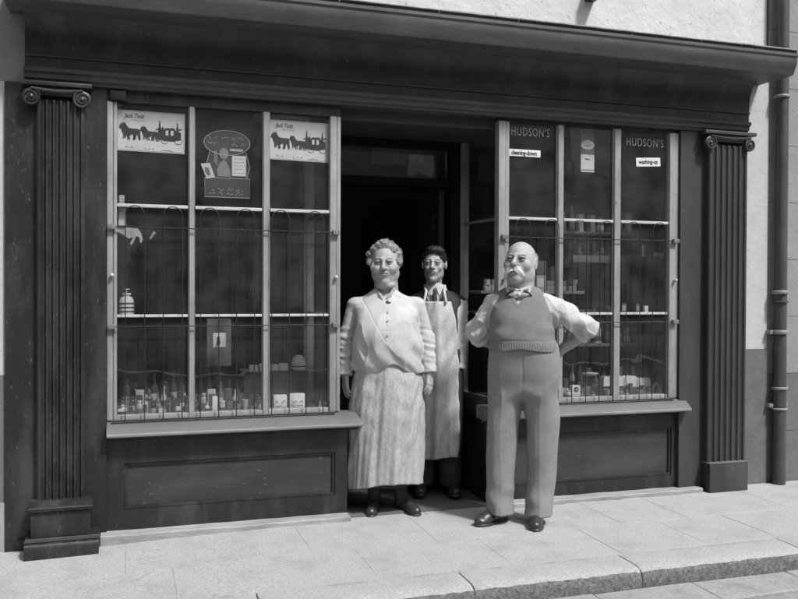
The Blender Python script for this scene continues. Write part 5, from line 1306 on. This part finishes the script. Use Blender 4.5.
b = MB(); b.tube([(cxn, -.088, 1.372), (cxn+.001, -.102, 1.345), (cxn+.002, -.128, 1.27), (cxn+.003, -.15, 1.2)], [.012, .015, .018, .026], 10); b.build('tie', M_DARKC, yng, True, 'dark knotted tie')
# bib apron
def folds_y(A, T, Z):
    return (.008*np.sin(A*8+1)+.006*np.sin(A*15+2*T))*(.15+T)+.004*np.sin(T*22+A*4+2*np.sin(A*5+T*7))+.003*np.sin(T*47+A*9)
loft('apron', [(yw(455), yu(441), -.0, .182, .165), (yw(420), yu(441), -.01, .182, .165), (yw(380), yu(441), -.01, .180, .165), (yw(345), yu(440.5), -.01, .178, .162), (yw(330), yu(440), -.01, .176, .166), (yw(315), yu(439.5), -.01, .165, .165), (yw(301), yu(439), -.005, .125, .160)], M_APRON2, yng, a0=-.95, a1=.88, nseg=150, folds=folds_y,
     hemfn=lambda A: .008*np.sin(A*3), label='stained white bib apron')
b = MB()
for s_, xt in ((-1, 428), (1, 450)):
    pts = [(yu(xt), -.156, yw(302.5)), (yu(439)+s_*.066, -.135, yw(296)), (yu(439)+s_*.060, -.10, yw(291)), (cxn+s_*.066, -.05, yw(288)), (cxn+s_*.070, .02, yw(285.5)), (cxn+s_*.05, .07, yw(286.5)), (cxn, .09, yw(287))]
    b.tube(pts, .0085, 8)
b.build('apron_strap', M_APRON2, yng, True)
shoe(yng, (-.09, .08, 0), -.1, 1.0); shoe(yng, (.09, .08, 0), .15, 1.0)
def yhair(p):
    q = to3(p); x, y, z = q.T
    d = ell(q, (.0, .014, .030), (.0785, .100, .083))
    top = ell(q, (.010, -.040, .088), (.056, .050, .026)); d = smin(d, top, .04)
    xa = x+.006; face = np.maximum((np.sqrt((xa/.064)**2+((z+.01)/(.075+.005*np.sin(x*60)))**2)-1)*.06, y+.005)      # keep forehead clear
    side = np.maximum(np.abs(z-(-.1))-.112, -y-.2)                              # nothing low at the sides in front
    low = np.maximum(z+.0-.028*(y < .03), y-.05)
    d = smax(d, -face, .006); d = smax(d, -np.maximum(z-(.012+.0*x), y-.034), .006); d = smax(d, -(z+.06), .006)
    return (d-.003*nz(q*V3(1, .4, 1), 90, 5)-.0018*nz(q*V3(1, .4, 1), 220, 3)-.001*np.sin(q[:, 0]*700+q[:, 2]*200))*1.03
c_ = back3((0, 0, 0)); cloth('hair', yhair, c_-[.13, .14, .1], c_+[.13, .15, .16], .003, M_HAIRD, yng, 'short dark combed hair')

r = random.Random(12); paths = []      # combed strands over the cap
for k in range(420):
    x_ = r.uniform(-.074, .074); yy_ = r.uniform(-.07, .07); e_ = 1-(x_/.0795)**2-((yy_-.014)/.101)**2
    if e_ < .02: continue
    z_ = .030+.084*math.sqrt(e_)
    if yy_ < -.02 and z_ < .064+.2*abs(x_-.01)*0: continue
    dx = .010*(1 if x_ > -.018 else -1); q = []
    for i in range(5):
        X = x_+dx*i*.55; Y = yy_+.004*i; e2 = max(.0, 1-(X/.0795)**2-((Y-.014)/.101)**2); q.append(back3((X, Y, .030+.084*math.sqrt(e2)+.0030+.0010*math.sin(i+k))))
    paths.append(q)
strands(paths, .0013, .0007).build('hair_strands', mat('dark hair strand', .022, .55, .3, 60, 0), yng, 1)
